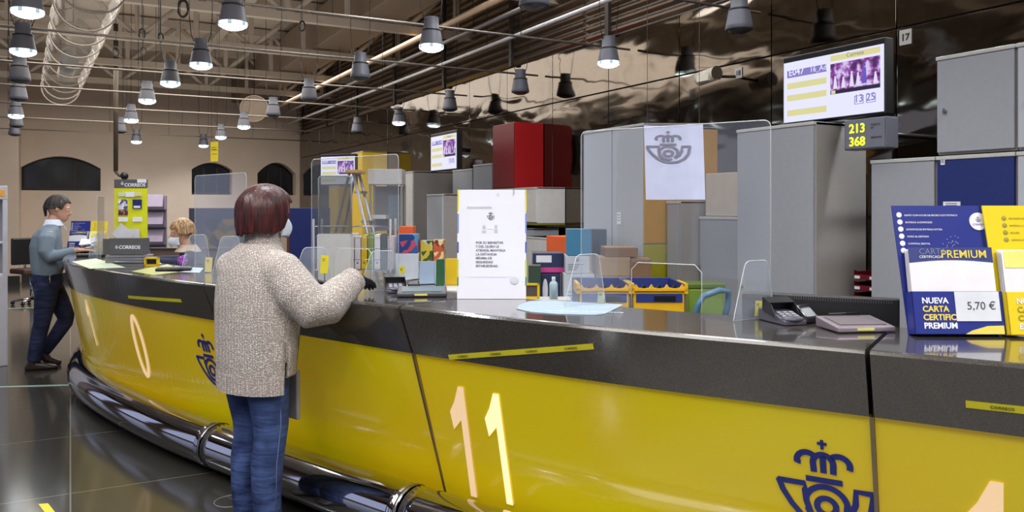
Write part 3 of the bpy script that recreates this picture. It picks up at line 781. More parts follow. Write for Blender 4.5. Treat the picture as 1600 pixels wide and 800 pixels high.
# olive panel low beside the crates
t = thing('recycling_bin', 'olive green bin panel behind the blue and yellow crates', 'bin', at_d(1105, 800, 4.75)*1.0, -TH)
t.location.z = 0
bm = BM(); box(bm, (0, .1, .51), (.21, .18, 1.02)); obj('body', bm, olive, t, bevel=.01)
bm = BM(); box(bm, (0, .1, 1.035), (.22, .19, .03)); obj('lid', bm, mat('olive_dark', (80, 104, 30), .5), t, bevel=.006)
# orange fronted cabinet left of the tall pale one
t = thing('orange_cabinet', 'low cabinet with an orange back panel left of the tall pale cabinet', 'cabinet', (3.62, 5.62, 0))
bm = BM(); lohi(bm, (0, -.32, 0), (.5, .32, 1.26)); obj('body', bm, orange, t, bevel=.004)
bm = BM(); lohi(bm, (-.015, -.30, .02), (0, .30, 1.0)); obj('door', bm, grey_cab, t)
# white wall cupboard with red cabinet on top
t = cabinet('white wall cupboard hanging on the steel wall under the red cabinet', 4.375, 4.745, 7.39, 8.36, 1.335, 1.725, off_white, off_white, 2, hs=.1)
bm = BM(); lohi(bm, (0, -.49, .37-.39), (.37, .49, 0)); obj('olive_base_edge', bm, mat('olive_trim', (120, 118, 30), .5), t)
t = thing('red_cabinet', 'bright red cabinet standing on top of the white wall cupboard', 'cabinet', (4.36, 7.85, 1.728))
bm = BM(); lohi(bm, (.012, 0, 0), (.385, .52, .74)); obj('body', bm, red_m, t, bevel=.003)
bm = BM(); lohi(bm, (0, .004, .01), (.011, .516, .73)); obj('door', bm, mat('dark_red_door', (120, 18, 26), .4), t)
cabinet('grey locker under the white wall cupboard', 4.2, 4.7, 7.45, 8.2, 0, 1.28, grey_cab, grey_cab)
cabinet('cream low cabinet beside the grey locker under the wall cupboard', 4.2, 4.7, 6.6, 7.4, 0, 1.20, off_white, off_white)
# left cluster of cabinets
cabinet('tall white fronted cabinet with a grey side, left of the middle screen', 3.9, 4.7, 9.74, 10.25, 0, 1.98, off_white, grey_side)
cabinet('small light grey cabinet standing in front of the tall ones', 3.47, 3.9, 7.82, 8.25, 0, 1.65, palegrey, grey_side)
cabinet('blue-grey cabinet right next to the red cabinet', 4.36, 4.7, 8.40, 8.89, 0, 2.03, grey_cab, grey_side)
cabinet('grey cabinet between the middle screen and the blue-grey cabinet', 4.36, 4.7, 8.92, 9.50, 0, 1.99, grey_cab, grey_side)
t = cabinet('tall yellow cabinet by the steel wall behind the ladder', 4.3, 4.74, 13.0, 13.6, 0, 2.46, yellow_m, yellow_m)
cabinet('lower yellow cabinet left of the tall yellow one', 4.1, 4.74, 13.7, 14.3, 0, 1.9, yellow_m, yellow_m)
p = at_y(470, 400, 16.5)
t = thing('blue_partition', 'dark blue partition panel beside the head of the woman in the sweater', 'partition', (at_d(471, 325, 12.0).x, at_d(471, 325, 12.0).y, 0), -TH)
bm = BM(); lohi(bm, (-.18, 0, .12), (.42, .05, 1.5)); obj('panel', bm, navy_m, t, bevel=.004)
bm = BM(); lohi(bm, (-.22, 0, 0), (-.18, .05, 1.5)); obj('frame_post', bm, mat('brown_post', (96, 44, 22), .5), t)
bm = BM(); lohi(bm, (-.22, -.14, 0), (.42, .18, .12)); obj('foot', bm, dark_m, t)
# white topped steel rack with grey board
bp_ = at_d(598, 290, 8.6)
t = thing('display_rack', 'grey framed rack with a white header box behind the ladder', 'rack', (bp_.x, bp_.y, 0), -TH)
hz = bp_.z
wf = 8.6/1250
bm = BM(); lohi(bm, (-23*wf, 0, hz+2*wf), (30*wf, .30, hz+26*wf)); obj('header_box', bm, off_white, t, bevel=.005)
for xx in (-20, 29):
    bm = BM(); lohi(bm, (xx*wf-.012, .01, 0), (xx*wf+.012, .03, hz+2*wf)); obj('post', bm, grey_side, t)
    bm = BM(); lohi(bm, (xx*wf-.012, .27, 0), (xx*wf+.012, .29, hz+2*wf)); obj('post', bm, grey_side, t)
bm = BM(); lohi(bm, (-18*wf, .26, hz-72*wf), (28*wf, .27, hz)); obj('back_board', bm, mat('rack_board', (112, 108, 100), .6), t)
bm = BM(); lohi(bm, (3*wf, .245, hz-70*wf), (27*wf, .255, hz-14*wf)); obj('blue_grey_sheet', bm, mat('sheet_bluegrey', (120, 132, 142), .6), t)
bm = BM(); lohi(bm, (-18*wf, .04, hz-52*wf), (4*wf, .26, hz-46*wf)); obj('shelf', bm, off_white, t)
bm = BM(); lohi(bm, (-18*wf, .04, .3), (28*wf, .26, .33)); obj('shelf', bm, off_white, t)
# ---- step ladder
def ladder(loc, rz):
    t = thing('step_ladder', 'aluminium step ladder standing open in front of the yellow cabinet', 'ladder', loc, rz)
    h_ = 1.86; al = mat('aluminium', (170, 168, 172), .35, metal=.8)
    for s_ in (-1, 1):
        bm = BM(); tube(bm, [(s_*.24, -.45, 0), (s_*.15, 0, h_)], .016, 8); obj('front_rail', bm, al, t)
        bm = BM(); tube(bm, [(s_*.24, .45, 0), (s_*.15, .03, h_)], .014, 8); obj('rear_rail', bm, mat('ladder_dark', (92, 88, 92), .4), t)
    for k in range(6):
        f_ = (k+.7)/6.4; z = h_*f_; y = -.45*(1-f_); x = .24-.09*f_
        bm = BM(); box(bm, (0, y, z), (2*x, .07, .022)); obj('step', bm, al, t)
    bm = BM(); box(bm, (0, 0, h_), (.36, .14, .03)); obj('top_cap', bm, mat('ladder_orange', (205, 150, 50), .5), t, bevel=.004)
    bm = BM(); tube(bm, [(.19, -.24, h_*.5), (.19, .24, h_*.5)], .006, 6); obj('spreader', bm, al, t)
bp_ = at_d(556, 330, 8.0); ladder((bp_.x, bp_.y, 0), -TH+PI/2)
# wire shelf with binders
bp_ = at_d(560, 330, 7.3); t = thing('wire_shelf', 'low wire shelf rack filled with binders and folders', 'rack', (bp_.x, bp_.y, 0), -TH)
wf = 7.3/1250
bm = BM()
for xx in (-70, 50):
    for yy_ in (0, .32): tube(bm, [(xx*wf, yy_, 0), (xx*wf, yy_, 1.40)], .010, 8)
obj('post', bm, grey_side, t)
for z in (.25, .93, 1.33):
    bm = BM()
    for k in range(9): tube(bm, [(-70*wf, .32*k/8, z), (50*wf, .32*k/8, z)], .004, 5)
    for k in range(3): tube(bm, [((-70+60*k)*wf, 0, z), ((-70+60*k)*wf, .32, z)], .005, 5)
    obj('wire_tray', bm, steel, t)
bm = BM()
for z in (1.03, 1.13, 1.23): tube(bm, [(-70*wf, -.006, z), (50*wf, -.006, z)], .003, 5)
obj('front_wire', bm, steel, t)
bcol = [(224, 222, 220), (218, 214, 206), (226, 224, 220), (222, 186, 30), (224, 190, 34), (222, 220, 225), (224, 214, 220), (222, 186, 30), (130, 150, 40), (226, 226, 226), (50, 60, 50), (214, 200, 205)]
x = -66*wf; random.seed(5)
for k, c_ in enumerate(bcol):
    w_ = .052 if k not in (3, 4) else .045
    cn = {(222, 186, 30): 'yellow', (224, 190, 34): 'golden yellow', (130, 150, 40): 'olive green', (50, 60, 50): 'dark green'}.get(c_, 'white')
    bm = BM(); lohi(bm, (0, 0, 0), (w_, .24, .30+random.uniform(0, .03)), 0); b_o = obj('ring_binder', bm, mat('binder_%d_%d_%d' % c_, c_, .5), bevel=.003)
    b_o.location = Vector((bp_.x, bp_.y, .937))+Vector((x*ct+.03*st, -x*st+.03*ct, 0)); b_o.rotation_euler = (0, 0, -TH)
    sp = BM(); tube(sp, [(w_/2, -.001, .06), (w_/2, .002, .06)], .009, 10); obj('finger_ring', sp, steel, b_o)
    tag(b_o, '%s ring binder, %s from the left on the wire shelf' % (cn, (orders+['ninth', 'tenth', 'eleventh', 'twelfth'])[k] if k else 'first'), 'binder', 'binders on the wire shelf')
    x += w_+.008
# ---- staff tables (one long line behind the counter)
def table(lab, px0, px1, d, z, dp, m):
    a = at_d(px0, 325, d); b_ = at_d(px1, 325, d); w_ = (b_-a).length; c_ = (a+b_)/2
    t = thing('work_table', lab, 'table', (c_.x, c_.y, 0), -TH)
    bm = BM(); lohi(bm, (-w_/2, 0, z-.03), (w_/2, dp, z)); obj('tabletop', bm, m, t, bevel=.004)
    for xx in (-w_/2+.04, w_/2-.04):
        for yy_ in (.04, dp-.04):
            bm = BM(); lohi(bm, (xx-.02, yy_-.02, 0), (xx+.02, yy_+.02, z-.03)); obj('leg', bm, grey_side, t)
    return t
table('grey work table carrying the stacked postal cartons', 832, 1005, 5.15, .80, .50, off_white)
table('grey work table carrying the patterned gift boxes', 612, 775, 6.6, .82, .55, off_white)
def parcel(lab, px0, py0, px1, py1, d, dp, m, zb=None, rz=0, side=None, name='parcel_box', cat='box', group=None, emb=False, extra=None):
    a = at_d(px0, py1, d); b_ = at_d(px1, py0, d); w_ = (px1-px0)*d/F; h_ = (py1-py0)*d/F
    z0 = a.z if zb is None else zb
    if zb is not None: h_ = b_.z-zb
    c_ = at_d((px0+px1)/2, 325, d)
    o = thing(name, lab, cat, (c_.x, c_.y, z0), -TH+rz, group)
    bm = BM(); lohi(bm, (-w_/2, 0, 0), (w_/2, dp, h_)); obj('carton', bm, m, o, bevel=.003)
    bm = BM(); lohi(bm, (-w_/2-.001, dp*.45, h_*.7), (w_/2+.001, dp*.55, h_+.001)); obj('packing_tape', bm, mat('carton_tape', (190, 170, 130), .35), o)
    if emb:
        bm = BM(); s_ = min(w_, h_)*.10; emblem(bm, lambda u, v, h: Vector((u*s_, -.0005-h, h_*.78+v*s_)), .001); obj('horn_emblem', bm, mat('grey_ink', (95, 100, 112), .6), o)
        bm = BM()
        for k in range(4): lohi(bm, (-w_*.4, -.0015, h_*(.2+.1*k)), (w_*random.uniform(-.05, .3), 0, h_*(.2+.1*k)+.004))
        obj('printed_lines', bm, mat('grey_ink', (95, 100, 112), .6), o)
    if extra: extra(o, w_, h_)
    return o
def patt(name, cols, sc, seed=0):
    m = mat(name, cols[0], .4); nt, nd, b = nodes(m); tc = nd.new('ShaderNodeTexCoord'); v = nd.new('ShaderNodeTexVoronoi'); v.inputs['Scale'].default_value = sc
    nt.links.new(tc.outputs['Object'], v.inputs['Vector']); sp = nd.new('ShaderNodeSeparateColor'); nt.links.new(v.outputs['Color'], sp.inputs['Color'])
    rp = nd.new('ShaderNodeValToRGB'); rp.color_ramp.interpolation = 'CONSTANT'; e = rp.color_ramp.elements
    e[0].color = lin(cols[0]); e[1].position = 1/len(cols); e[1].color = lin(cols[1])
    for i, c_ in enumerate(cols[2:]): q = e.new((i+2)/len(cols)); q.color = lin(c_)
    nt.links.new(sp.outputs['Red'], rp.inputs['Fac']); nt.links.new(rp.outputs['Color'], b.inputs['Base Color']); return m
brown = mat('brown_cardboard', (138, 108, 82), .8, noise=.05); tan = mat('tan_cardboard', (170, 148, 118), .8); tealb = mat('teal_carton', (62, 128, 165), .5, noise=.12, nscale=5)
wbx = mat('white_carton', (188, 194, 204), .6); nbx = mat('navy_carton', (34, 46, 84), .5)
dtl = mat('slate_blue_carton', (66, 84, 102), .5)
TZ = .802
parcel('lower white carton with printed emblem, left of the brown cartons', 881, 428, 929, 470, 5.45, .30, wbx, TZ, emb=True, group=None)
zt_ = at_d(900, 428, 5.45).z
parcel('upper white carton with printed emblem, under the teal box', 884, 400, 921, 428, 5.45, .28, wbx, zt_+.002, emb=True)
zt_ = at_d(900, 400, 5.45).z
parcel('teal blue carton on top of the white cartons', 887, 358, 924, 399, 5.45, .22, tealb, zt_+.002)
parcel('slate blue box next to the teal carton', 926, 358, 948, 398, 5.75, .2, dtl, at_d(930, 398, 5.75).z, extra=lambda o, w_, h_: None)
bm = BM(); p = at_d(937, 325, 5.74); z_ = at_d(930, 398, 5.75).z
parcel('tan carton under the slate blue box', 924, 399, 950, 470, 5.78, .25, tan, TZ)
parcel('lower tan carton at the bottom of the brown stack', 934, 432, 984, 470, 5.35, .3, tan, TZ)
zt_ = at_d(950, 432, 5.35).z
parcel('tan carton with a printed tree mark in the middle of the stack', 936, 402, 985, 432, 5.35, .3, tan, zt_+.002, emb=False)
zt_ = at_d(950, 402, 5.35).z
parcel('flat brown carton on top of the tan stack', 946, 387, 997, 402, 5.36, .3, brown, zt_+.002)
parcel('lower brown carton at the right of the stack', 987, 440, 1018, 470, 5.3, .3, brown, TZ)
zt_ = at_d(1000, 440, 5.3).z
parcel('upper brown carton at the right of the stack', 987, 405, 1018, 440, 5.3, .3, brown, zt_+.002)
def oval(o, w_, h_):
    bm = BM(); ell(bm, (-w_*.28, -.002, h_*.5), (w_*.14, .003, h_*.36), n=20); obj('white_oval', bm, paper, o)
parcel('dark blue carton with a white oval behind the bottle', 845, 428, 876, 470, 5.6, .3, nbx, TZ, extra=oval)
zt_ = at_d(860, 428, 5.6).z
def pinkb(o, w_, h_):
    bm = BM(); lohi(bm, (-w_/2-.001, -.003, h_*.05), (w_/2+.001, 0, h_*.3)); obj('pink_stripe', bm, mat('pink_print', (205, 70, 140), .4), o)
    bm = BM(); lohi(bm, (-w_*.4, -.003, h_*.55), (w_*.1, 0, h_*.9)); obj('white_label', bm, paper, o)
parcel('dark blue and white box with a pink stripe on the blue carton', 833, 396, 881, 426, 5.62, .3, nbx, zt_+.002, extra=pinkb)
parcel('dark green bag standing left of the bottle', 826, 415, 845, 470, 5.5, .15, mat('dark_green_bag', (44, 66, 52), .6), TZ, name='carrier_bag', cat='bag')
# yellow framed slate board by the white notice
p = at_d(829, 325, 4.9); t = thing('framed_board', 'small yellow framed board right of the white notice', 'frame', (p.x, p.y, at_d(865, 467, 4.9).z), -TH)
bm = BM()
for lo, hi in (((-.055, 0, 0), (.055, .012, .014)), ((-.055, 0, .082), (.055, .012, .096)), ((-.055, 0, 0), (-.041, .012, .096)), ((.041, 0, 0), (.055, .012, .096))): lohi(bm, lo, hi)
obj('frame', bm, yellow_m, t); bm = BM(); lohi(bm, (-.05, .008, .01), (.05, .014, .09)); obj('board', bm, mat('board_brown', (80, 68, 62), .6), t)
# bottle
def bottle(lab, px, pyb, d, h_, m, z=None):
    p = at_d(px, pyb, d); t = thing('spray_bottle', lab, 'bottle', (p.x, p.y, p.z if z is None else z))
    r = h_*.19
    bm = BM(); lathe(bm, [(0, 0), (r, 0), (r, h_*.68), (r*.8, h_*.76), (r*.4, h_*.82), (r*.4, h_*.86), (0, h_*.86)], 18); obj('bottle_body', bm, m, t)
    bm = BM(); lathe(bm, [(r*.45, h_*.86), (r*.45, h_), (0, h_)], 14); obj('cap', bm, off_white, t)
bottle('pale hand gel bottle standing in front of the blue carton', 865, 467, 4.9, .135, mat('pale_gel', (180, 205, 215), .25, alpha=.9))
table('narrow side table with bottle and framed board behind the notice', 815, 893, 4.86, at_d(865, 467, 4.9).z-.001, .18, off_white)
# patterned boxes left of the notice
T2 = .822
parcel('white box carrying the blue patterned gift box', 618, 396, 653, 440, 7.0, .25, wbx, T2)
zt_ = at_d(630, 396, 7.0).z
parcel('blue gift box with a fish pattern', 620, 366, 652, 395, 7.0, .2, patt('blue_print', [(40, 90, 150), (30, 60, 120), (190, 70, 90), (70, 140, 190)], 16), zt_+.002)
parcel('orange box standing behind the blue gift box', 623, 354, 646, 372, 7.4, .2, orange, None)
parcel('white box under the orange box', 622, 372, 647, 440, 7.42, .2, wbx, T2)
parcel('white box carrying the fruit patterned boxes', 658, 408, 694, 440, 7.1, .22, wbx, T2)
zt_ = at_d(670, 408, 7.1).z
parcel('green and yellow box with a fruit pattern', 657, 376, 676, 407, 7.1, .2, patt('fruit_print', [(90, 90, 40), (200, 180, 60), (60, 80, 40), (190, 190, 160)], 20), zt_+.002)
parcel('orange and yellow box with a flower pattern', 677, 375, 693, 407, 7.1, .2, patt('flower_print', [(200, 160, 60), (190, 90, 50), (220, 200, 150), (120, 50, 50)], 22), zt_+.002)
def stand_up(lab, px0, py0, px1, py1, d, m, lean, name='folder', cat='folder'):
    o = parcel(lab, px0, py0, px1, py1, d, .03, m, T2, name=name, cat=cat); o.rotation_euler = (lean, 0, -TH); return o
stand_up('pale blue board leaning in front of the boxes', 655, 408, 679, 448, 6.75, mat('pale_blue_board', (150, 170, 195), .5), -.12)
stand_up('dark green folder beside the pale blue board', 681, 405, 694, 448, 6.75, mat('dark_green_bag2', (24, 86, 44), .5), -.1)
stand_up('yellow and blue box left of the white notice', 696, 404, 714, 424, 7.0, mat('yellow_enamel', (222, 186, 30), .4), 0, 'parcel_box', 'box')
parcel('low white box left of the white notice', 695, 425, 716, 448, 7.05, .2, wbx, T2)
# ---- crates on a trolley
def crate(lab, px0, px1, d):
    w_ = (px1-px0)*d/F; c_ = at_d((px0+px1)/2, 325, d)
    t = thing('folding_crate', lab, 'crate', (c_.x, c_.y, .86), -TH, 'blue and yellow folding crates')
    L_, h_ = .42, .235
    blue = mat('crate_blue', (36, 52, 120), .4); yl = mat('crate_yellow', (222, 172, 24), .4)
    bm = BM(); lohi(bm, (-w_/2, 0, 0), (w_/2, L_, .012)); obj('base', bm, blue, t)
    for nm, lo, hi, m in (('front_wall', (-w_/2, 0, .0), (w_/2, .012, h_-.03), yl), ('back_wall', (-w_/2, L_-.012, 0), (w_/2, L_, h_), blue), ('side_wall', (-w_/2, 0, 0), (-w_/2+.012, L_, h_), blue), ('side_wall', (w_/2-.012, 0, 0), (w_/2, L_, h_), blue)):
        bm = BM(); lohi(bm, lo, hi); obj(nm, bm, m, t, bevel=.002)
    bm = BM(); lohi(bm, (-w_/2-.008, -.012, h_-.035), (w_/2+.008, .014, h_-.02))
    lohi(bm, (-w_/2-.008, -.012, h_-.05), (-w_/2+.01, L_*.5, h_+.004)); lohi(bm, (w_/2-.01, -.012, h_-.05), (w_/2+.008, L_*.5, h_+.004))
    rim = obj('rim', bm, yl, t)
    for k in range(7):
        bm = BM(); x = -w_/2+w_*(k+.5)/7; prism(bm, [(x-.014, -.008, h_-.02), (x+.014, -.008, h_-.02), (x, -.008, h_)], (0, .016, 0)); obj('locking_tooth', bm, dark_m if k % 2 else yl, rim)
    bm = BM(); lohi(bm, (-w_/2+.02, -.006, h_-.095), (w_/2-.02, 0, h_-.05)); obj('grip_panel', bm, blue, t)
    bm = BM(); lohi(bm, (-w_*.1, -.010, h_-.088), (w_*.3, -.006, h_-.062)); obj('grip_hole', bm, dark_m, t)
    return t
crate('left blue and yellow folding crate on the trolley behind the counter', 903, 985, 4.25)
crate('right blue and yellow folding crate on the trolley behind the counter', 988, 1072, 4.25)
c_ = at_d(992, 325, 4.15)
t = thing('trolley', 'mail trolley with a teal push handle carrying the crates', 'trolley', (c_.x, c_.y, 0), -TH)
bm = BM(); lohi(bm, (-.30, -.04, .83), (.29, .55, .858)); obj('deck', bm, steel, t)
for xx in (-.28, .27):
    for yy_ in (-.02, .52): 
        bm = BM(); tube(bm, [(xx, yy_, .05), (xx, yy_, .83)], .014, 8); l_ = obj('leg', bm, steel, t)
        bm = BM(); tube(bm, [(xx-.012, yy_, .04), (xx+.012, yy_, .04)], .04, 14); obj('wheel', bm, rubber, l_)
bm = BM(); tube(bm, [(.30, .02, .86), (.33, .02, .99), (.36, .02, 1.04), (.45, .04, 1.07), (.50, .05, 1.06), (.50, .07, .98), (.47, .07, .88)], .017, 10); obj('push_handle', bm, mat('teal_handle', (70, 110, 140), .3), t)
# ---- magazine rack on the end wall side and dark chair
p = at_d(238, 400, 10.5)
t = thing('magazine_rack', 'tall lilac grey leaflet rack behind the yellow display stand', 'rack', (p.x, p.y, 0), -TH+.1)
lil = mat('rack_lilac', (150, 138, 158), .5)
bm = BM(); lohi(bm, (-.16, .05, 0), (.16, .08, 1.66)); obj('back_panel', bm, lil, t)
for k in range(5):
    z = .55+k*.23
    bm = BM(); lohi(bm, (-.16, -.05, z), (.16, .05, z+.015)); lohi(bm, (-.16, -.05, z), (.16, -.045, z+.05)); obj('shelf', bm, mat('rack_dark', (84, 76, 90), .5), t)
    bm = BM(); box(bm, (0, 0, z+.115), (.27, .02, .19), rx=-.25); obj('leaflet_row', bm, mat('leaflet_lilac', (178, 164, 184), .6), t)
p = at_d(50, 450, 12.5)
t = thing('office_chair', 'dark swivel chair far left behind the standing man', 'chair', (p.x, p.y, 0), .5)
bm = BM(); box(bm, (0, .2, .82), (.42, .06, .42)); obj('backrest', bm, dark_m, t, bevel=.02)
bm = BM(); box(bm, (0, 0, .52), (.46, .44, .08)); obj('seat', bm, mat('brown_seat', (70, 45, 40), .6), t, bevel=.02)
bm = BM(); tube(bm, [(0, 0, .07), (0, 0, .5)], .03, 12); obj('column', bm, chrome, t)
bm = BM(); tube(bm, [(0, .2, .5), (0, .23, .7)], .02, 8); obj('back_bar', bm, chrome, t)
for k in range(5):
    a = k*2*PI/5; bm = BM(); tube(bm, [(0, 0, .09), (.26*math.cos(a), .26*math.sin(a), .06)], [.025, .015], 8); l_ = obj('foot', bm, chrome, t)
    bm = BM(); ell(bm, (.26*math.cos(a), .26*math.sin(a), .03), (.03, .03, .03)); obj('castor', bm, rubber, l_)
# low brown partition behind the clerk, bluish machine right of her
p = at_d(268, 400, 9.2)
t = thing('low_partition', 'low brown partition wall behind the seated clerk', 'partition', (p.x, p.y, 0), -TH)
bm = BM(); lohi(bm, (-.25, 0, .0), (.85, .06, 1.02)); obj('panel', bm, mat('brown_partition', (96, 78, 70), .6), t, bevel=.004)
bm = BM(); lohi(bm, (-.26, -.01, 1.02), (.86, .07, 1.04)); obj('cap_rail', bm, mat('dark_rail', (60, 48, 44), .5), t)
p = at_d(335, 368, 10.0)
t = thing('notice_board', 'dark blue-grey board with dim coloured leaflets behind the small acrylic screen', 'board', (p.x, p.y, 0), -TH)
bm = BM(); lohi(bm, (-.32, 0, .75), (.38, .04, 1.50)); obj('board', bm, mat('board_bluegrey', (66, 68, 84), .4), t, bevel=.004)
bm = BM(); lohi(bm, (-.12, -.012, .95), (.34, 0, 1.36)); obj('leaflets', bm, patt('leaflets', [(90, 84, 50), (60, 60, 66), (120, 100, 50), (84, 80, 84)], 9), t)
for xx in (-.26, .32):
    bm = BM(); lohi(bm, (xx-.02, 0, 0), (xx+.02, .04, .75)); obj('leg', bm, dark_m, t)
# white vending kiosk at the left border
p = at_d(12, 325, 7.6)
t = thing('info_kiosk', 'white kiosk with an orange label at the left border of the picture', 'kiosk', (p.x, p.y, 0), -TH+.57)
wk = mat('kiosk_white', (190, 188, 196), .4)
bm = BM(); lohi(bm, (-.45, 0, 0), (0, .4, .86)); obj('base', bm, wk, t, bevel=.008)
bm = BM(); lohi(bm, (-.45, 0, 1.58), (0, .4, 1.71)); obj('header', bm, wk, t, bevel=.008)
bm = BM(); lohi(bm, (-.44, .34, .86), (-.01, .4, 1.58)); obj('back_panel', bm, mat('kiosk_grey', (150, 150, 160), .4), t)
for xx in (-.43, -.02): 
    bm = BM(); lohi(bm, (xx-.02, 0, .86), (xx+.02, .03, 1.58)); obj('post', bm, wk, t)
bm = BM(); lohi(bm, (-.42, -.004, 1.61), (-.02, 0, 1.67)); obj('orange_label', bm, mat('label_orange', (226, 165, 60), .5), t)
bm = BM(); lohi(bm, (-.43, .02, 1.16), (-.02, .34, 1.175)); obj('shelf', bm, wk, t)
bm = BM(); 
for k in range(3): lohi(bm, (-.36+k*.12, .1, 1.177), (-.28+k*.12, .2, 1.30)); 
# emblem reflection of the big acrylic screen, built as a white hanging sheet
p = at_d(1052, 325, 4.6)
t = thing('acrylic_reflection', 'reflection of a grey crowned horn emblem in the big acrylic screen, built as a white sheet', 'reflection', (p.x, p.y, at_d(1052, 312, 4.6).z), -TH)
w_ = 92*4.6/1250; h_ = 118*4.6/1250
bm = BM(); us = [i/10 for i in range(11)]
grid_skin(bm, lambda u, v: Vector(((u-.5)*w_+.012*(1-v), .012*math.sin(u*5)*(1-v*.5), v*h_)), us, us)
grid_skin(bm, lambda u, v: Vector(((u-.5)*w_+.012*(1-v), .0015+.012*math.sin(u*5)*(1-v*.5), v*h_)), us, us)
obj('sheet', bm, mat('reflection_white', (205, 210, 240), .5), t, fixn=False)
bm = BM(); s_ = w_*.46; emblem(bm, lambda u, v, h: Vector((u*s_*.8-.03, -.002-h+.012*math.sin((u*s_*.8/w_+.41)*5)*.8-.004, h_*.68+v*s_*.52)), .001); obj('horn_emblem', bm, mat('reflected_emblem_grey', (120, 118, 140), .5), t)
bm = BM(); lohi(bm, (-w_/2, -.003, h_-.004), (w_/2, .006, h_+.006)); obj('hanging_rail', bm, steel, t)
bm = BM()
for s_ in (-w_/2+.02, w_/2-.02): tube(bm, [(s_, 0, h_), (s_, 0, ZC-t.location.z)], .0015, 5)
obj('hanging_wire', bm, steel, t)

# small paper labels stuck to cabinet doors
def door_label(x, px, py, w_, h_, lab):
    p = at_x(px, py, x-.003); o = thing('paper_label', lab, 'label', p, -PI/2)
    bm = BM(); lohi(bm, (-w_/2, -.0005, -h_/2), (w_/2, .001, h_/2)); obj('label_sheet', bm, paper, o)
    bm = BM()
    for k in range(3): lohi(bm, (-w_*.35, -.001, h_*(.25-.22*k)), (w_*.3, 0, h_*(.25-.22*k)+.004))
    obj('label_print', bm, mat('grey_ink', (95, 100, 112), .6), o)
door_label(3.54, 967, 341, .05, .09, 'white upright label on the door of the tall pale cabinet')
door_label(3.9, 1487, 322, .09, .045, 'white label strip on the dark blue door behind the leaflet holders')
door_label(3.9, 1473, 253, .022, .03, 'tiny white tag in the upper corner of the dark blue door')
# ------------------------------------------------------------ things on the counter
def acryl(name, tint, k):
    m = bpy.data.materials.new(name); m.use_nodes = True; nt = m.node_tree; nd = nt.nodes
    for n in list(nd): nd.remove(n)
    out = nd.new('ShaderNodeOutputMaterial'); tr = nd.new('ShaderNodeBsdfTransparent'); tr.inputs[0].default_value = tint
    gl = nd.new('ShaderNodeBsdfGlossy'); gl.inputs['Roughness'].default_value = .02
    fr = nd.new('ShaderNodeFresnel'); fr.inputs['IOR'].default_value = 1.45
    n1 = nd.new('ShaderNodeTexNoise'); n1.inputs['Scale'].default_value = 3; tc = nd.new('ShaderNodeTexCoord'); nt.links.new(tc.outputs['Object'], n1.inputs['Vector'])
    bp = nd.new('ShaderNodeBump'); bp.inputs['Strength'].default_value = .05; bp.inputs['Distance'].default_value = .02
    nt.links.new(n1.outputs['Fac'], bp.inputs['Height']); nt.links.new(bp.outputs['Normal'], gl.inputs['Normal'])
    mx = nd.new('ShaderNodeMixShader'); ge = nd.new('ShaderNodeNewGeometry'); mi_ = nd.new('ShaderNodeMix'); mi_.inputs['A'].default_value = 1.45; mi_.inputs['B'].default_value = 1/1.45
    nt.links.new(ge.outputs['Backfacing'], mi_.inputs['Factor']); nt.links.new(mi_.outputs['Result'], fr.inputs['IOR']); nt.links.new(fr.outputs[0], mx.inputs[0]); nt.links.new(tr.outputs[0], mx.inputs[1]); nt.links.new(gl.outputs[0], mx.inputs[2])
    df = nd.new('ShaderNodeBsdfDiffuse'); df.inputs[0].default_value = (.75, .8, .9, 1); m2 = nd.new('ShaderNodeMixShader'); m2.inputs[0].default_value = k
    nt.links.new(mx.outputs[0], m2.inputs[1]); nt.links.new(df.outputs[0], m2.inputs[2]); nt.links.new(m2.outputs[0], out.inputs[0])
    return m
acr = acryl('clear_acrylic', (.985, .99, .99, 1), .025)
acr2 = acryl('clear_acrylic_foot', (.95, .965, .98, 1), .10)
edge = mat('acrylic_cut_edge', (215, 222, 225), .25, alpha=.75, spec=.8)
def plate(pts, th, nrm):
    """acrylic sheet from an outline, faces material 0, cut edge material 1"""
    bm = BM(); nrm = Vector(nrm).normalized()*th; n = len(pts)
    a = [bm.verts.new(Vector(p)-nrm/2) for p in pts]; b_ = [bm.verts.new(Vector(p)+nrm/2) for p in pts]
    bm.faces.new(a[::-1]); bm.faces.new(b_)
    for i in range(n): bm.faces.new((a[i], a[(i+1) % n], b_[(i+1) % n], b_[i])).material_index = 1
    return bm
def rounded(pts, r, n=5):
    out = []
    m = len(pts)
    for i in range(m):
        p0, p1, p2 = Vector(pts[i-1]), Vector(pts[i]), Vector(pts[(i+1) % m])
        a = p1+(p0-p1).normalized()*r; c_ = p1+(p2-p1).normalized()*r
        for k in range(n+1):
            t = k/n; out.append((a*(1-t)*(1-t)+p1*2*t*(1-t)+c_*t*t))
    return out
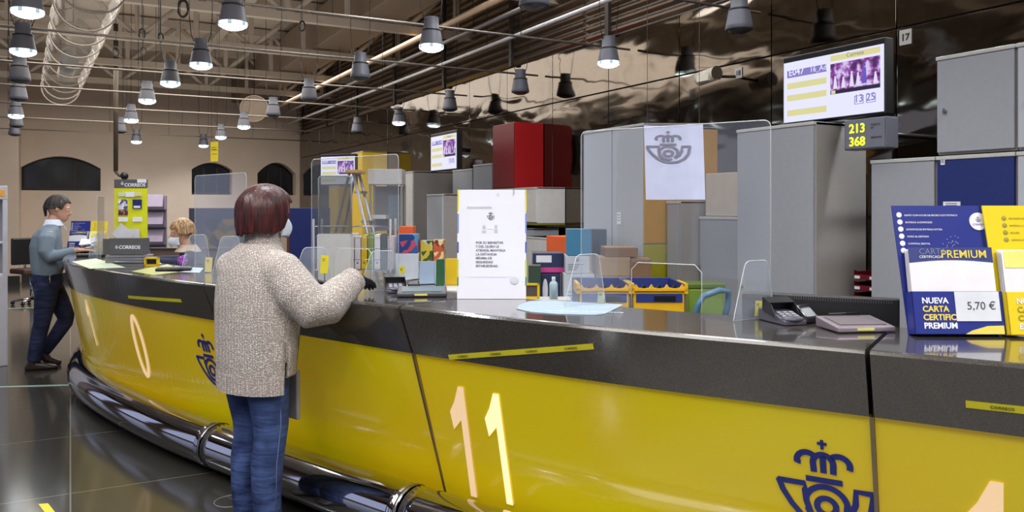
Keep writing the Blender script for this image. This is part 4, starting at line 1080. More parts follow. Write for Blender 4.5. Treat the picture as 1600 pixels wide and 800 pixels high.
def acrylic_screen(lab, A, B, h_, slot, fl=(.06,), tilt=0, fw=.16, fh=.33, fh2=None, group=None):
    """upright sheet from A (left as seen) to B on the counter, with two trapezoid feet and a cut-out"""
    c_ = (A+B)/2; d = B-A; w_ = d.length; rz = math.atan2(d.y, d.x)
    t = thing('acrylic_screen', lab, 'screen', (c_.x, c_.y, CT+.001), rz, group)
    hw = w_/2
    s0, s1, sh = slot
    pts = [(-hw, 0, 0)]
    if sh: pts += [(s0, 0, 0), (s0, 0, sh-.02), (s0+.02, 0, sh), (s1-.02, 0, sh), (s1, 0, sh-.02), (s1, 0, 0)]
    pts += [(hw, 0, 0)]
    body = [Vector(p) for p in pts]
    top = rounded([(hw, 0, 0), (hw, 0, h_), (-hw, 0, h_), (-hw, 0, 0)], .03)
    top = [p for p in top if p.z > .1]
    # sheet as strips for clean faces around the slot
    bm = BM(); th = .005
    if sh:
        for q in ([(-hw, 0, 0), (s0, 0, 0), (s0, 0, sh), (-hw, 0, sh)], [(s1, 0, 0), (hw, 0, 0), (hw, 0, sh), (s1, 0, sh)]):
            prism(bm, [Vector(p)+Vector((0, -th/2, 0)) for p in q], (0, th, 0))
    z0 = sh or 0
    up = [Vector((-hw, 0, z0)), Vector((hw, 0, z0))]+top
    prism(bm, [p+Vector((0, -th/2, 0)) for p in up], (0, th, 0))
    if tilt: xf(bm, Matrix.Rotation(tilt, 4, 'X'))
    obj('clear_sheet', bm, acr, t)
    # bright cut edge
    line = ([(-hw, 0, 0)]+[tuple(p) for p in top[::-1]]+[(hw, 0, 0)])
    bm = BM(); tube(bm, line, .0018, 4)
    if sh: tube(bm, [(s0, 0, 0), (s0, 0, sh-.03), (s0+.03, 0, sh), (s1-.03, 0, sh), (s1, 0, sh-.03), (s1, 0, 0)], .0018, 4)
    if tilt: xf(bm, Matrix.Rotation(tilt, 4, 'X'))
    obj('cut_edge', bm, edge, t)
    for x, fo in fl:
        o_ = rounded([(x, -fw*1.1, 0), (x, -fw*.7, fh), (x, -.004+fw*.05, fh), (x, fw*.25, 0)], .025)
        o_ = [p for p in o_ if p.z > .012]; o_ = [Vector((x, -fw*1.1, 0))]+o_+[Vector((x, fw*.25, 0))]
        R = Matrix.Translation((x, 0, 0)) @ Matrix.Rotation(fo, 4, 'Z') @ Matrix.Translation((-x, 0, 0))
        o_ = [R @ p for p in o_]
        bm = plate(o_, .004, R.to_3x3() @ Vector((1, 0, 0))); f_ = obj('foot_plate', bm, [acr2, edge], t)
        bm = BM(); tube(bm, o_, .0019, 4); obj('cut_edge', bm, edge, f_)
    return t
A = wv(.304, 3.518); B = wv(.985, 3.046)
acrylic_screen('big clear acrylic screen on the counter, between the notice and the card terminal', A, B, .755, (-.17, .14, .19), ((-.33, -.45), (.40, -.45)), fh=.22)
s2a = wv(-1.14, 4.55); s2b = wv(-.58, 4.09)
acrylic_screen('clear acrylic screen right of the woman in the pale sweater', s2a, s2b, .695, (-.16, .16, .2), ((-.25, -.45), (.32, -.45)), fh=.20)
s3a = wv(-2.18, 5.50); s3b = wv(-1.66, 5.0)
acrylic_screen('leaning clear acrylic screen between the clerk and the woman in the sweater', s3a, s3b, .64, (0, 0, 0), ((-.20, -.4), (.25, -.4)), tilt=0, fw=.14, fh=.24)
q = wv(-3.62, 7.10); q2 = wv(-3.50, 6.75)
acrylic_screen('narrow clear acrylic screen beside the yellow display stand at the far end', q, q2, .52, (0, 0, 0), ((-.1, .0), (.1, 0)), fw=.07, fh=.2)
# inner acrylic box behind the second screen with its dark monitor frame
p = at_d(525, 362, 6.9)
t = thing('clear_display_case', 'transparent case on the desk behind the acrylic screen, left of the ladder', 'case', (p.x, p.y, p.z-.02), -TH)
bm = BM(); lohi(bm, (-.15, 0, 0), (.13, .06, .50)); obj('clear_panel', bm, acryl('smoky_acrylic', (.55, .56, .54, 1), .05), t, bevel=.01)
bm = BM(); tube(bm, [(-.15, 0, 0), (-.15, 0, .48), (-.13, 0, .50), (.11, 0, .50), (.13, 0, .48), (.13, 0, 0)], .006, 6); obj('frame', bm, mat('greenish_edge', (140, 150, 140), .3), t)
bm = BM(); lohi(bm, (-.15, -.02, -.5), (.13, .10, 0)); obj('base_cabinet', bm, off_white, t)
bm = BM(); lohi(bm, (-.15, 0, -p.z+.02), (-.13, .08, -.5)); lohi(bm, (.11, 0, -p.z+.02), (.13, .08, -.5)); obj('leg_frame', bm, grey_side, t)
# standing notice
NT = at_z(768, 467.5, CT)
t = thing('standing_notice', 'white standing notice board about keeping distance, on the counter', 'notice', (NT.x, NT.y, CT+.001), -TH)
W_ = .318; HN = .505
R = Matrix.Shear('XZ', 4, (0, 0)) if 0 else Matrix.Rotation(math.radians(-4), 4, 'X')
def lean(bm): return xf(bm, R)
bm = BM(); lohi(bm, (-W_/2, 0, .0), (W_/2, .006, HN)); lean(bm); obj('board', bm, mat('notice_card', (226, 226, 236), .45, noise=.01), t, bevel=.001)
bm = BM(); prism(bm, [(-W_/2+.03, .007, .02), (W_/2-.03, .007, .02), (W_/2-.10, .14, .002), (-W_/2+.10, .14, .002)], (0, 0, .003)); obj('rear_strut', bm, paper, t)
ed = [(.80, 1.0, (215, 205, 60)), (.60, .78, (120, 140, 205)), (.42, .52, (70, 80, 170)), (.2, .36, (190, 200, 90)), (.12, .2, (90, 130, 90))]
for k, (a, b_, c_) in enumerate(ed):
    for sx in (-1, 1):
        bm = BM(); lohi(bm, (sx*W_/2-.004-.004*(sx > 0)+.004, -.0012, a*HN), (sx*W_/2+.004-.004*(sx > 0)+.003, .003, b_*HN)); lean(bm); obj('printed_edge', bm, mat('edge_print_%d' % k, c_, .5), t)
bm = BM(); lohi(bm, (-W_*.36, -.0016, HN*.20), (W_*.32, -.0004, HN*.87)); lean(bm); sh_ = obj('paper_sheet', bm, paper, t)
ink = mat('grey_ink_notice', (92, 92, 104), .6)
for k, s in enumerate(['POR SU BIENESTAR', 'Y DEL QUIEN LE', 'ATIENDE. MANTEGA', 'LA DISTANCIA', 'MÍNIMA DE', 'SEGURIDAD', 'ESTABLECIDAD']):
    o = text_on('notice_lettering', s, R @ Vector((-W_*.23, -.0022, HN*(.503-.0355*k))), (1, 0, 0), R.to_3x3() @ Vector((0, 0, 1)), .0148, ink, sh_, .0004, bold=.0004)
bm = BM(); emblem(bm, lambda u, v, h: R @ Vector((u*.017-.005, -.0018-h, HN*.755+v*.017)), .0005); obj('horn_emblem', bm, mat('dark_ink', (40, 40, 44), .6), sh_)
pale = mat('pale_print', (188, 188, 198), .6)
bm = BM()
lohi(bm, (-.045, -.0026, HN*.60), (-.026, -.0018, HN*.625)); ell(bm, (-.035, -.002, HN*.655), (.008, .0008, .011), n=10, m=6); ell(bm, (.02, -.002, HN*.66), (.007, .0008, .011), n=10, m=6)
lohi(bm, (.012, -.0026, HN*.60), (.028, -.0018, HN*.635)); lohi(bm, (-.02, -.0024, HN*.635), (.008, -.0018, HN*.638)); lean(bm); obj('distance_pictogram', bm, pale, sh_)
bm = BM(); lohi(bm, (-W_*.36, -.0026, HN*.825), (-W_*.0, -.0016, HN*.845)); lean(bm); obj('tape_piece', bm, pale, sh_)
bm = BM(); ell(bm, (W_*.33, -.002, HN*.17), (.02, .001, .02), n=20, m=6); lean(bm); obj('pale_stamp', bm, mat('pale_stamp', (205, 207, 218), .6), t)
bm = BM(); tube(bm, [R @ Vector(v) for v in ((.10, -.003, HN-.03), (.10, -.004, HN+.002), (.104, -.004, HN+.002), (.104, -.003, HN-.022))], .0008, 5); obj('paper_clip', bm, steel, t)
bm = BM(); tube(bm, [R @ Vector(v) for v in ((.02, -.003, HN-.02), (.034, -.004, HN-.033), (.03, -.003, HN-.015))], .0008, 5); obj('paper_clip', bm, steel, t)
# leaflet holders
def holder(lab, X0, Z0, Wd, Ht, main_col, kind, scale=1.0, group=None):
    p = wv(X0, Z0); t = thing('leaflet_holder', lab, 'leaflet holder', (p.x, p.y, CT+.001), -TH, group)
    cm = mat('holder_%s' % kind, main_col, .35, noise=.01)
    R = Matrix.Rotation(math.radians(-11), 4, 'X') @ Matrix.Shear('XZ', 4, (0, 0)) if 0 else Matrix.Rotation(math.radians(-11), 4, 'X')
    def ln(bm): return xf(bm, R)
    bm = BM(); prism(bm, [(0, 0, 0), (Wd, 0, 0), (Wd*.94, 0, Ht), (-Wd*.06, 0, Ht)], (0, .005, 0)); ln(bm); obj('back_card', bm, cm, t)
    bm = BM(); prism(bm, [(.0, .006, 0), (Wd, .006, 0), (Wd*.7, .14, 0), (Wd*.3, .14, 0)], (0, 0, .004)); prism(bm, [(Wd*.3, .137, 0), (Wd*.7, .137, 0), (Wd*.6, .07, Ht*.6), (Wd*.4, .07, Ht*.6)], (0, .003, 0)); obj('rear_support', bm, cm, t)
    # pocket
    ph = Ht*.32
    bm = BM()
    lohi(bm, (.0, -.045, 0), (Wd, -.042, ph)); lohi(bm, (0, -.045, 0), (.003, 0, ph)); lohi(bm, (Wd-.003, -.045, 0), (Wd, 0, ph)); lohi(bm, (0, -.045, 0), (Wd, 0, .003)); ln(bm); obj('front_pocket', bm, cm, t)
    # leaflets
    bm = BM()
    for k in range(4): lohi(bm, (.006, -.036+k*.008, .01), (Wd-.012, -.035+k*.008+.001, Ht*.63+k*.003))
    ln(bm); lf = obj('leaflets', bm, mat('leaflet_white', (224, 222, 226), .45), t)
    fz = Ht*.63
    if kind == 'navy':
        bm = BM(); n = 12
        for i in range(n):
            x0 = .006+(Wd-.018)*i/n; x1 = .006+(Wd-.018)*(i+1)/n; f_ = lambda x: fz-.040+.010*math.sin((x/Wd)*PI)*1.0
            prism(bm, [(x0, -.0372, f_(x0)), (x1, -.0372, f_(x1)), (x1, -.0372, fz+.012), (x0, -.0372, fz+.012)], (0, .0008, 0))
        ln(bm); obj('leaflet_header', bm, mat('leaflet_navy', (52, 62, 120), .4), lf)
        o = lambda x, z, d=.0385: R @ Vector((x, -d, z))
        up = R.to_3x3() @ Vector((0, 0, 1))
        yk = mat('gold_print', (226, 205, 90), .45); wk_ = mat('white_print', (228, 230, 240), .5); gk = mat('blue_grey_print', (110, 120, 160), .5)
        text_on('leaflet_lettering', 'PREMIUM', o(.112*scale, fz-.023*scale), (1, 0, 0), up, .037*scale, yk, lf, .0006, bold=.0003)
        text_on('leaflet_lettering', 'CARTA', o(.04*scale, fz-.011*scale), (1, 0, 0), up, .028*scale, gk, lf, .0006)
        text_on('leaflet_lettering', 'CERTIFICADA', o(.04*scale, fz-.024*scale), (1, 0, 0), up, .0125*scale, wk_, lf, .0006)
        # header list on the back card
        for k, s in enumerate(['ENVÍO CON ACUSE DE RECIBO ELECTRÓNICO', 'ENTREGA A DOMICILIO', 'INTENTOS DE ENTREGA EXTRA', 'AVISO AL DESTINO', 'CONTROL DIGITAL', 'CERTIFICADO']):
            z = Ht*.925-k*Ht*.056
            bm = BM(); ell(bm, (.018*scale-Wd*.05*(z/Ht), -.001, z), (.0095*scale, .001, .0095*scale), n=14, m=6); ln(bm); ib = obj('round_icon', bm, wk_, t)
            text_on('card_lettering', s, R @ Vector((.036*scale-Wd*.05*(z/Ht), -.001, z-.004*scale)), (1, 0, 0), up, .0085*scale, wk_, t, .0005)
        for k, s in enumerate([('NUEVA', wk_), ('CARTA', yk), ('CERTIFICADA', yk), ('PREMIUM', wk_)]):
            text_on('pocket_lettering', s[0], R @ Vector((.03*scale, -.0465, ph*(.72-.195*k))), (1, 0, 0), up, .0265*scale, s[1], t, .0006, bold=.0008*scale)
        random.seed(9); bm = BM()
        for k in range(18): x = Wd*(.60+random.gauss(0, .05)); z = Ht*(.70+random.gauss(0, .03)); ell(bm, (x, -.001, z), (.0012, .0006, .0012), n=6, m=4)
        ln(bm); obj('star_dots', bm, wk_, t)
        bm = BM(); prism(bm, [(Wd*.55, -.0465, .0), (Wd*.98, -.0465, .0), (Wd*.98, -.0465, ph*.20), (Wd*.80, -.0465, ph*.19), (Wd*.62, -.0465, ph*.08)], (0, .001, 0)); ln(bm); obj('gold_swoosh', bm, yk, t)
    else:
        up = R.to_3x3() @ Vector((0, 0, 1)); wk_ = mat('white_print', (228, 230, 240), .5); gk = mat('grey_print_yellow', (150, 140, 60), .5)
        for k, s in enumerate(['NUEVA', 'CARTA', 'CERTIFICADA', 'ESTÁNDAR']):
            text_on('pocket_lettering', s, R @ Vector((.03*scale, -.0465, ph*(.72-.195*k))), (1, 0, 0), up, .0265*scale, [wk_, gk, gk, wk_][k], t, .0006, bold=.0006*scale)
        for k, s in enumerate(['RECOGIDA EN SU OFICINA', 'ENTREGA A DOMICILIO', 'SEGURA', 'CERTIFICADA']):
            z = Ht*.90-k*Ht*.056
            bm = BM(); ell(bm, (.05*scale, -.001, z), (.0085*scale, .001, .0085*scale), n=14, m=6); ln(bm); obj('round_icon', bm, gk, t)
            text_on('card_lettering', s, R @ Vector((.066*scale, -.001, z-.004*scale)), (1, 0, 0), up, .0085*scale, gk, t, .0005)
        bm = BM(); lohi(bm, (.012, -.0376, fz-.055), (Wd-.012, -.0364, fz+.002)); ln(bm); obj('leaflet_header', bm, mat('leaflet_pale_yellow', (232, 222, 120), .4), lf)
    return t
BZ = .42*F/(523.5-HOR)
X0 = (1420-800)/F*BZ
h1 = holder('dark blue leaflet holder with white leaflets and a 5,70 price tag', X0, BZ, .296, .435, (34, 46, 128), 'navy')
h2 = holder('bright yellow leaflet holder at the right edge, next to the dark blue one', X0+.297, BZ-.02, .30, .435, (226, 200, 28), 'yellow')
R = Matrix.Rotation(math.radians(-11), 4, 'X')
t = h1
bm = BM(); lohi(bm, (.138, -.0485, .042), (.283, -.0470, .138)); xf(bm, R); pt = obj('price_tag', bm, mat('price_paper', (208, 212, 220), .6), t)
text_on('price_lettering', '5,70 €', R @ Vector((.174, -.0495, .080)), (1, 0, 0), R.to_3x3() @ Vector((0, 0, 1)), .036, mat('dark_ink_price', (70, 72, 84), .6), pt, .0005)
bm = BM(); tube(bm, [R @ Vector((.296*.94-.008, -.0005, .38)), R @ Vector((.296*.94-.008, -.0035, .38))], .030, 32); dsc = obj('round_badge', bm, mat('badge_white', (222, 222, 235), .5), t)
bm = BM(); emblem(bm, lambda u, v, h: R @ Vector((.270+u*.009, -.0037-h, .386+v*.009)), .0004); obj('horn_emblem', bm, mat('badge_ink', (90, 95, 140), .6), dsc)
text_on('badge_lettering', 'CORREOS', R @ Vector((.270, -.004, .366)), (1, 0, 0), R.to_3x3() @ Vector((0, 0, 1)), .0095, mat('badge_ink', (90, 95, 140), .6), dsc, .0004, 'CENTER')
# far pair of leaflet holders
holder('small looking dark blue leaflet holder at the far end next to the man', (108-800)/F*7.62, 7.62, .185, .30, (34, 60, 130), 'navy', .62)
holder('yellow leaflet holder at the far end, right of the dark blue one', (139-800)/F*7.62, 7.62, .16, .30, (206, 196, 50), 'yellow', .6)
# card terminals
def terminal(lab, X, Z, rz, s=1.0):
    p = wv(X, Z); t = thing('card_terminal', lab, 'card terminal', (p.x, p.y, CT+.001), -TH+rz)
    bk = mat('terminal_black', (26, 26, 30), .3); gy = mat('terminal_grey', (88, 86, 98), .3, metal=.3)
    bm = BM(); prism(bm, [(-.045, -.075, 0), (-.045, .10, 0), (-.045, .10, .045), (-.045, .02, .042), (-.045, -.075, .016)], (.09, 0, 0)); obj('body', bm, gy, t, bevel=.004)
    bm = BM(); ell(bm, (-.0, -.055, .02), (.045, .03, .012), n=16, m=8); obj('rounded_nose', bm, gy, t)
    n = 0
    cols_ = [(200, 60, 60), (220, 210, 60), (80, 170, 90)]
    slope = math.atan2(.026, .095)
    for i in range(4):
        for j in range(3):
            y = -.060+i*.017; x = -.024+j*.024
            bm = BM(); box(bm, (x, y, .018+(y+.075)*.274+.002), (.017, .011, .004), rx=slope)
            obj('key', bm, mat('key_%d' % (j if i == 0 else 9), cols_[j] if i == 0 else (150, 150, 158), .4), t)
    # privacy hood
    bm = BM()
    prism(bm, [(-.052, -.03, .02), (-.052, .06, .04), (-.052, .05, .085), (-.052, -.0, .065)], (.004, 0, 0)); prism(bm, [(.048, -.03, .02), (.048, .06, .04), (.048, .05, .085), (.048, -.0, .065)], (.004, 0, 0))
    prism(bm, [(-.052, .05, .04), (.052, .05, .04), (.052, .055, .088), (-.052, .055, .088)], (0, .004, 0)); prism(bm, [(-.052, .01, .070), (.052, .01, .070), (.052, .055, .086), (-.052, .055, .086)], (0, 0, .003)); obj('privacy_hood', bm, bk, t)
    # cradle with second rounded shell
    bm = BM(); prism(bm, [(.055, -.06, .0), (.055, .09, .0), (.055, .09, .05), (.055, -.0, .055), (.055, -.06, .02)], (.07, .02, 0)); obj('printer_part', bm, bk, t, bevel=.012)
    bm = BM(); tube(bm, [(.056, -.055, .024), (.056, .0, .058), (.125, .03, .058)], .003, 6); obj('metal_rim', bm, steel, t)
    return t
terminal('card terminal with black privacy hood near the dark blue leaflet holder', .995, 2.93, .25)
terminal('black card terminal left of the white notice', -.585, 4.00, .25)
def sigpad(lab, X, Z, rz, w_, top, scr):
    p = wv(X, Z); t = thing('signature_pad', lab, 'signature pad', (p.x, p.y, CT+.001), -TH+rz)
    bm = BM(); prism(bm, [(-w_/2, -.075, .002), (-w_/2, .085, .002), (-w_/2, .085, .038), (-w_/2, -.075, .020)], (w_, 0, 0)); obj('body', bm, top, t, bevel=.005)
    bm = BM(); box(bm, (0, .005, .0308), (w_*.8, .11, .002), rx=math.atan2(.018, .16)); obj('screen', bm, scr, t)
    bm = BM(); box(bm, (-.005, -.0757, .012), (.06, .002, .008)); obj('label_strip', bm, mat('strip_yellow', (214, 206, 110), .4), t)
    bm = BM(); tube(bm, [(-w_*.3, .07, .044), (w_*.25, .078, .046)], .004, 8); obj('pen', bm, dark_m, t)
    bm = BM(); tube(bm, [(w_*.25, .078, .044), (w_*.42, .10, .03), (w_*.5, .13, .006)], .002, 6); obj('cord', bm, dark_m, t)
    return t
sigpad('silver signature pad in front of the long black monitor', 1.185, 2.76, .1, .205, mat('pad_silver', (150, 138, 146), .3, metal=.5), mat('pad_top', (126, 116, 122), .3, metal=.3))
sigpad('dark signature pad left of the white notice', -.43, 3.83, .1, .235, mat('pad_dark', (70, 72, 78), .3, metal=.3), mat('pad_screen', (92, 112, 122), .2))
# long black monitor behind the counter
a = wv(.915, 3.185); b_ = wv(1.425, 2.94); d = b_-a
t = thing('computer_monitor', 'long black monitor back with vents rising behind the counter edge', 'monitor', ((a+b_)/2)*1.0, math.atan2(d.y, d.x)); t.location.z = 0
w_ = d.length
bm = BM(); lohi(bm, (-w_/2, 0, .80), (w_/2, .045, 1.165)); obj('casing', bm, mat('monitor_black', (36, 35, 37), .4), t, bevel=.006)
bm = BM()
for k in range(60): lohi(bm, (-w_/2+.02+k*(w_-.04)/60, -.002, 1.145), (-w_/2+.02+(k+.5)*(w_-.04)/60, .001, 1.158))
o = obj('vent_grille', bm, mat('vent_grey', (70, 68, 70), .5), t); 
bm = BM(); tube(bm, [(0, .05, .62), (0, .05, .95)], .025, 10); lohi(bm, (-.12, -.03, .605), (.12, .14, .62)); obj('stand', bm, dark_m, t)
# staff desk behind the counter
def desk(sa, sb, lab, zt=.60, r0=.60, r1=1.0):
    loc = cpt((sa+sb)/2)-cnrm((sa+sb)/2)*.8; loc.z = 0
    t = thing('staff_desk', lab, 'desk', loc); bm = BM(); us = lin_space(sa, sb, .12)
    def sec(u):
        n_ = cnrm(u); p = cpt(u); return [Vector(((p-n_*r)[0], (p-n_*r)[1], z)) for r, z in ((r0, zt), (r1, zt), (r1, zt-.03), (r0, zt-.03))]
    closed_sweep(bm, sec, us); children_shift(bm, loc); obj('desktop', bm, mat('desk_grey', (120, 118, 122), .4), t)
    for u in (sa+.1, sb-.1):
        for r in (r0+.06, r1-.06):
            p = cpt(u)-cnrm(u)*r-loc; bm = BM(); tube(bm, [(p.x, p.y, 0), (p.x, p.y, zt-.03)], .02, 8); obj('leg', bm, steel, t)
desk(sA+.1, sB+.2, 'grey staff desk hidden behind the counter under the long monitor')
desk(.6, sC-.1, 'grey staff desk of the seated clerk behind the far part of the counter', .98, .60, .84)
# flat papers and mats on the counter
def sheet(lab, pxs, m, th=.0012, name='paper_sheet', cat='paper', z=CT+.0006):
    pts = [at_z(x, y, z) for x, y in pxs]; loc = sum(pts, Vector())/len(pts)
    bm = BM(); prism(bm, [p-loc for p in pts], (0, 0, th)); o = obj(name, bm, m); o.location = loc; return tag(o, lab, cat)
pts = rounded([(808, 481), (838, 470.5), (978, 476), (938, 492), (880, 492)], 9, 4)
mm = sheet('pale blue counter mat with white letters in front of the big acrylic screen', [(p.x, p.y) for p in [Vector((q[0], q[1])) for q in [(807, 483), (812, 477), (826, 471.5), (850, 470), (974, 476.5), (966, 481), (945, 491), (930, 492.5), (870, 491), (830, 488)]]], mat('mat_pale_blue', (158, 176, 190), .55), .0025, 'counter_mat', 'mat')
c_ = mm.location
xd = (at_z(930, 480, CT)-at_z(840, 478, CT)).normalized()
text_on('mat_lettering', 'mantenga la distancia', at_z(848, 486, CT+.0045)-c_, xd, Vector((-xd.y, xd.x, 0)), .038, mat('mat_print', (225, 238, 245), .5), mm, .0006)
text_on('mat_lettering', 'espere aqui su turno', at_z(868, 478.5, CT+.0045)-c_, xd, Vector((-xd.y, xd.x, 0)), .03, mat('mat_print', (225, 238, 245), .5), mm, .0006)
sheet('white sheet with green triangle at the far end near the yellow display stand', [(112, 409), (150, 404), (196, 418), (140, 420)], mat('sheet_greenish', (188, 200, 170), .5))
sheet('olive and white leaflet lying on the counter left of the card display stand', [(205, 424), (262, 413), (288, 424), (240, 430)], mat('leaflet_olive', (158, 160, 70), .5))
sheet('pale blue paper in front of the seated clerk', [(248, 424), (275, 416), (318, 419), (312, 426)], mat('paper_blueish', (190, 206, 220), .5))
sheet('small white paper by the arm of the seated clerk', [(236, 411), (248, 409), (252, 412), (240, 414)], paper)
# tags in small stands (yellow labels on the screens)
def tagcard(lab, px, py0, py1, wpx, d, m, txt=None):
    p = at_d(px, py1, d); w_ = wpx*d/F; h_ = (py1-py0)*d/F
    t = thing('label_card', lab, 'label', (p.x, p.y, CT+.001), -TH, None)
    z0 = p.z-CT-.001
    bm = BM(); box(bm, (0, 0, z0+h_/2), (w_, .0015, h_), ry=.06); c_ = obj('card', bm, m, t)
    if z0 > .01:
        bm = BM(); lohi(bm, (-.002, .001, 0), (.002, .004, z0+.02)); lohi(bm, (-.02, -.01, 0), (.02, .02, .003)); obj('clip_stand', bm, steel, t)
    else:
        bm = BM(); lohi(bm, (-w_/2, -.006, 0), (w_/2, .008, .004)); obj('clip_stand', bm, acr2, t)
    bm = BM(); box(bm, (-w_*.1, -.0012, z0+h_*.8), (w_*.4, .0008, .003)); box(bm, (-w_*.1, -.0012, z0+h_*.7), (w_*.3, .0008, .003)); obj('card_print', bm, mat('dark_ink', (40, 40, 44), .6), c_)
ytag = mat('tag_yellow', (218, 204, 40), .5); ptag = mat('tag_pale', (214, 205, 150), .5)
tagcard('yellow label card standing left of the hooded card terminal', 1185, 470, 494, 10, 3.04, ytag)
tagcard('pale beige label card by the left foot of the big acrylic screen', 939, 456, 474, 10, 3.5, ptag)
tagcard('yellow label card standing right of the head of the woman in the sweater', 507, 399, 427, 12, 4.4, ytag)
tagcard('pale label card left of the shoulder of the woman in the sweater', 326, 402, 425, 11, 5.2, ptag)
tagcard('yellow label card behind the black card terminal', 628, 416, 437, 9, 4.2, ytag)
# yellow CORREOS display stand
p = wv((202-800)/F*6.15, 6.15)
t = thing('card_display_stand', 'tall yellow display stand with grey CORREOS bands and leaflets', 'display stand', (p.x, p.y, CT+.065), -TH)
W_ = .25; gb = mat('band_grey', (86, 84, 88), .5); yb = mat('stand_yellow', (212, 214, 28), .45); wp = mat('white_print', (228, 230, 240), .5)
bm = BM(); lohi(bm, (-W_/2, -.07, 0), (W_/2, .07, .125)); lohi(bm, (-W_/2-.06, -.04, 0), (-W_/2, .07, .12)); obj('base_box', bm, gb, t, bevel=.003)
bm = BM(); lohi(bm, (-W_/2, .02, .125), (W_/2, .035, .51)); obj('yellow_panel', bm, yb, t)
bm = BM(); lohi(bm, (-W_/2, .017, .51), (W_/2, .038, .575)); obj('header_band', bm, gb, t)
text_on('band_lettering', 'CORREOS', (-.045, -.0715, .045), (1, 0, 0), (0, 0, 1), .036, wp, t, .001, bold=.001)
text_on('band_lettering', 'CORREOS', (-.045, .0155, .52), (1, 0, 0), (0, 0, 1), .036, wp, t, .001, bold=.001)
for y_, z_ in ((-.0715, .058), (.0155, .545)):
    bm = BM(); emblem(bm, lambda u, v, h: Vector((-.062+u*.012, y_-h, z_+v*.012)), .0006); obj('horn_emblem', bm, wp, t)
bm = BM(); lohi(bm, (.055, .012, .55), (.125, .016, .578)); obj('white_tag', bm, paper, t)
def card(x0, z0, x1, z1, m, nm='card'):
    bm = BM(); lohi(bm, (x0, .010, z0), (x1, .0195, z1)); return obj(nm, bm, m, t)
card(-.09, .445, -.04, .475, mat('card_whitegreen', (205, 215, 190), .5)); card(-.035, .44, .035, .478, paper); card(.04, .445, .09, .475, ptag)
card(-.09, .345, -.02, .42, patt('card_football', [(220, 220, 230), (200, 200, 220), (90, 80, 110), (240, 240, 245)], 60)); card(-.09, .30, -.02, .343, patt('card_cities', [(120, 40, 60), (60, 40, 70), (180, 140, 90)], 70))
cn_ = card(.02, .35, .088, .42, navy_m); bm = BM(); lohi(bm, (.03, .008, .355), (.08, .010, .372)); obj('card_strip', bm, paper, cn_)
card(-.09, .25, -.02, .285, paper); card(.02, .25, .09, .285, paper)
bm = BM(); box(bm, (-.05, .004, .155), (.13, .002, .11), ry=.7); obj('loose_leaflet', bm, mat('leaflet_grey', (205, 205, 210), .5), t)
bm = BM(); box(bm, (.0, .008, .16), (.15, .002, .07)); obj('loose_leaflet', bm, mat('leaflet_grey', (205, 205, 210), .5), t)
bm = BM()
prev = None
for k in range(3):
    st_ = BM(); lohi(st_, (-.14, -.09, 0), (.15, .09, .018)); o = obj('document_tray', st_, mat('tray_clear_grey', (120, 120, 126), .15), bevel=.004)
    o.location = (p.x, p.y, CT+.002+k*.0205); o.rotation_euler = (0, 0, -TH+.05*(k-1)); tag(o, '%s clear grey tray under the yellow display stand' % ['lowest', 'middle', 'top'][k], 'tray', 'trays under the yellow display stand')
# yellow frame and small things near the clerk
q_ = wv((236-800)/F*5.75, 5.75)
t = thing('yellow_holder', 'small yellow framed tray on the counter beside the yellow display stand', 'holder', (q_.x, q_.y, CT+.001), -TH)
bm = BM()
for lo, hi in (((-.05, 0, 0), (.05, .03, .014)), ((-.05, 0, .052), (.05, .03, .066)), ((-.05, 0, 0), (-.038, .03, .066)), ((.038, 0, 0), (.05, .03, .066))): lohi(bm, lo, hi)
obj('frame', bm, yellow_m, t); bm = BM(); lohi(bm, (-.04, .02, .01), (.04, .03, .056)); obj('dark_back', bm, dark_m, t)
for k, (px, Z, lab) in enumerate(((272, 5.35, 'flat black keypad on the counter in front of the clerk'), (143, 6.9, 'flat dark keypad on the counter right of the far leaflet holders'))):
    q_ = wv((px-800)/F*Z, Z); t = thing('keypad', lab, 'keypad', (q_.x, q_.y, CT+.001), -TH+.3)
    bm = BM(); lohi(bm, (-.11, -.06, 0), (.11, .06, .022)); obj('body', bm, dark_m, t, bevel=.006)
    bm = BM()
    for i in range(8): lohi(bm, (-.10+i*.025, -.05, .022), (-.08+i*.025, .05, .025))
    obj('key_rows', bm, mat('key_dark', (58, 58, 62), .4), t)
# colourful little flower ornament by the clerk
q_ = wv((285-800)/F*5.55, 5.55)
t = thing('paper_flower', 'small pink and violet ornament in front of the clerk', 'ornament', (q_.x, q_.y, CT+.001))
bm = BM(); tube(bm, [(0, 0, 0), (0, 0, .05)], .003, 6); lathe(bm, [(0, 0), (.02, 0), (.02, .004), (0, .004)], 14); obj('stem', bm, steel, t)
for k in range(12):
    a = k*PI/6; bm = BM(); tube(bm, [(0, 0, .055), (.035*math.cos(a)*ct, -.035*math.cos(a)*st, .055+.035*math.sin(a))], [.003, .006], 6)
    obj('petal', bm, mat('petal_%d' % (k % 2), ((205, 80, 160), (110, 80, 210))[k % 2], .4), t)
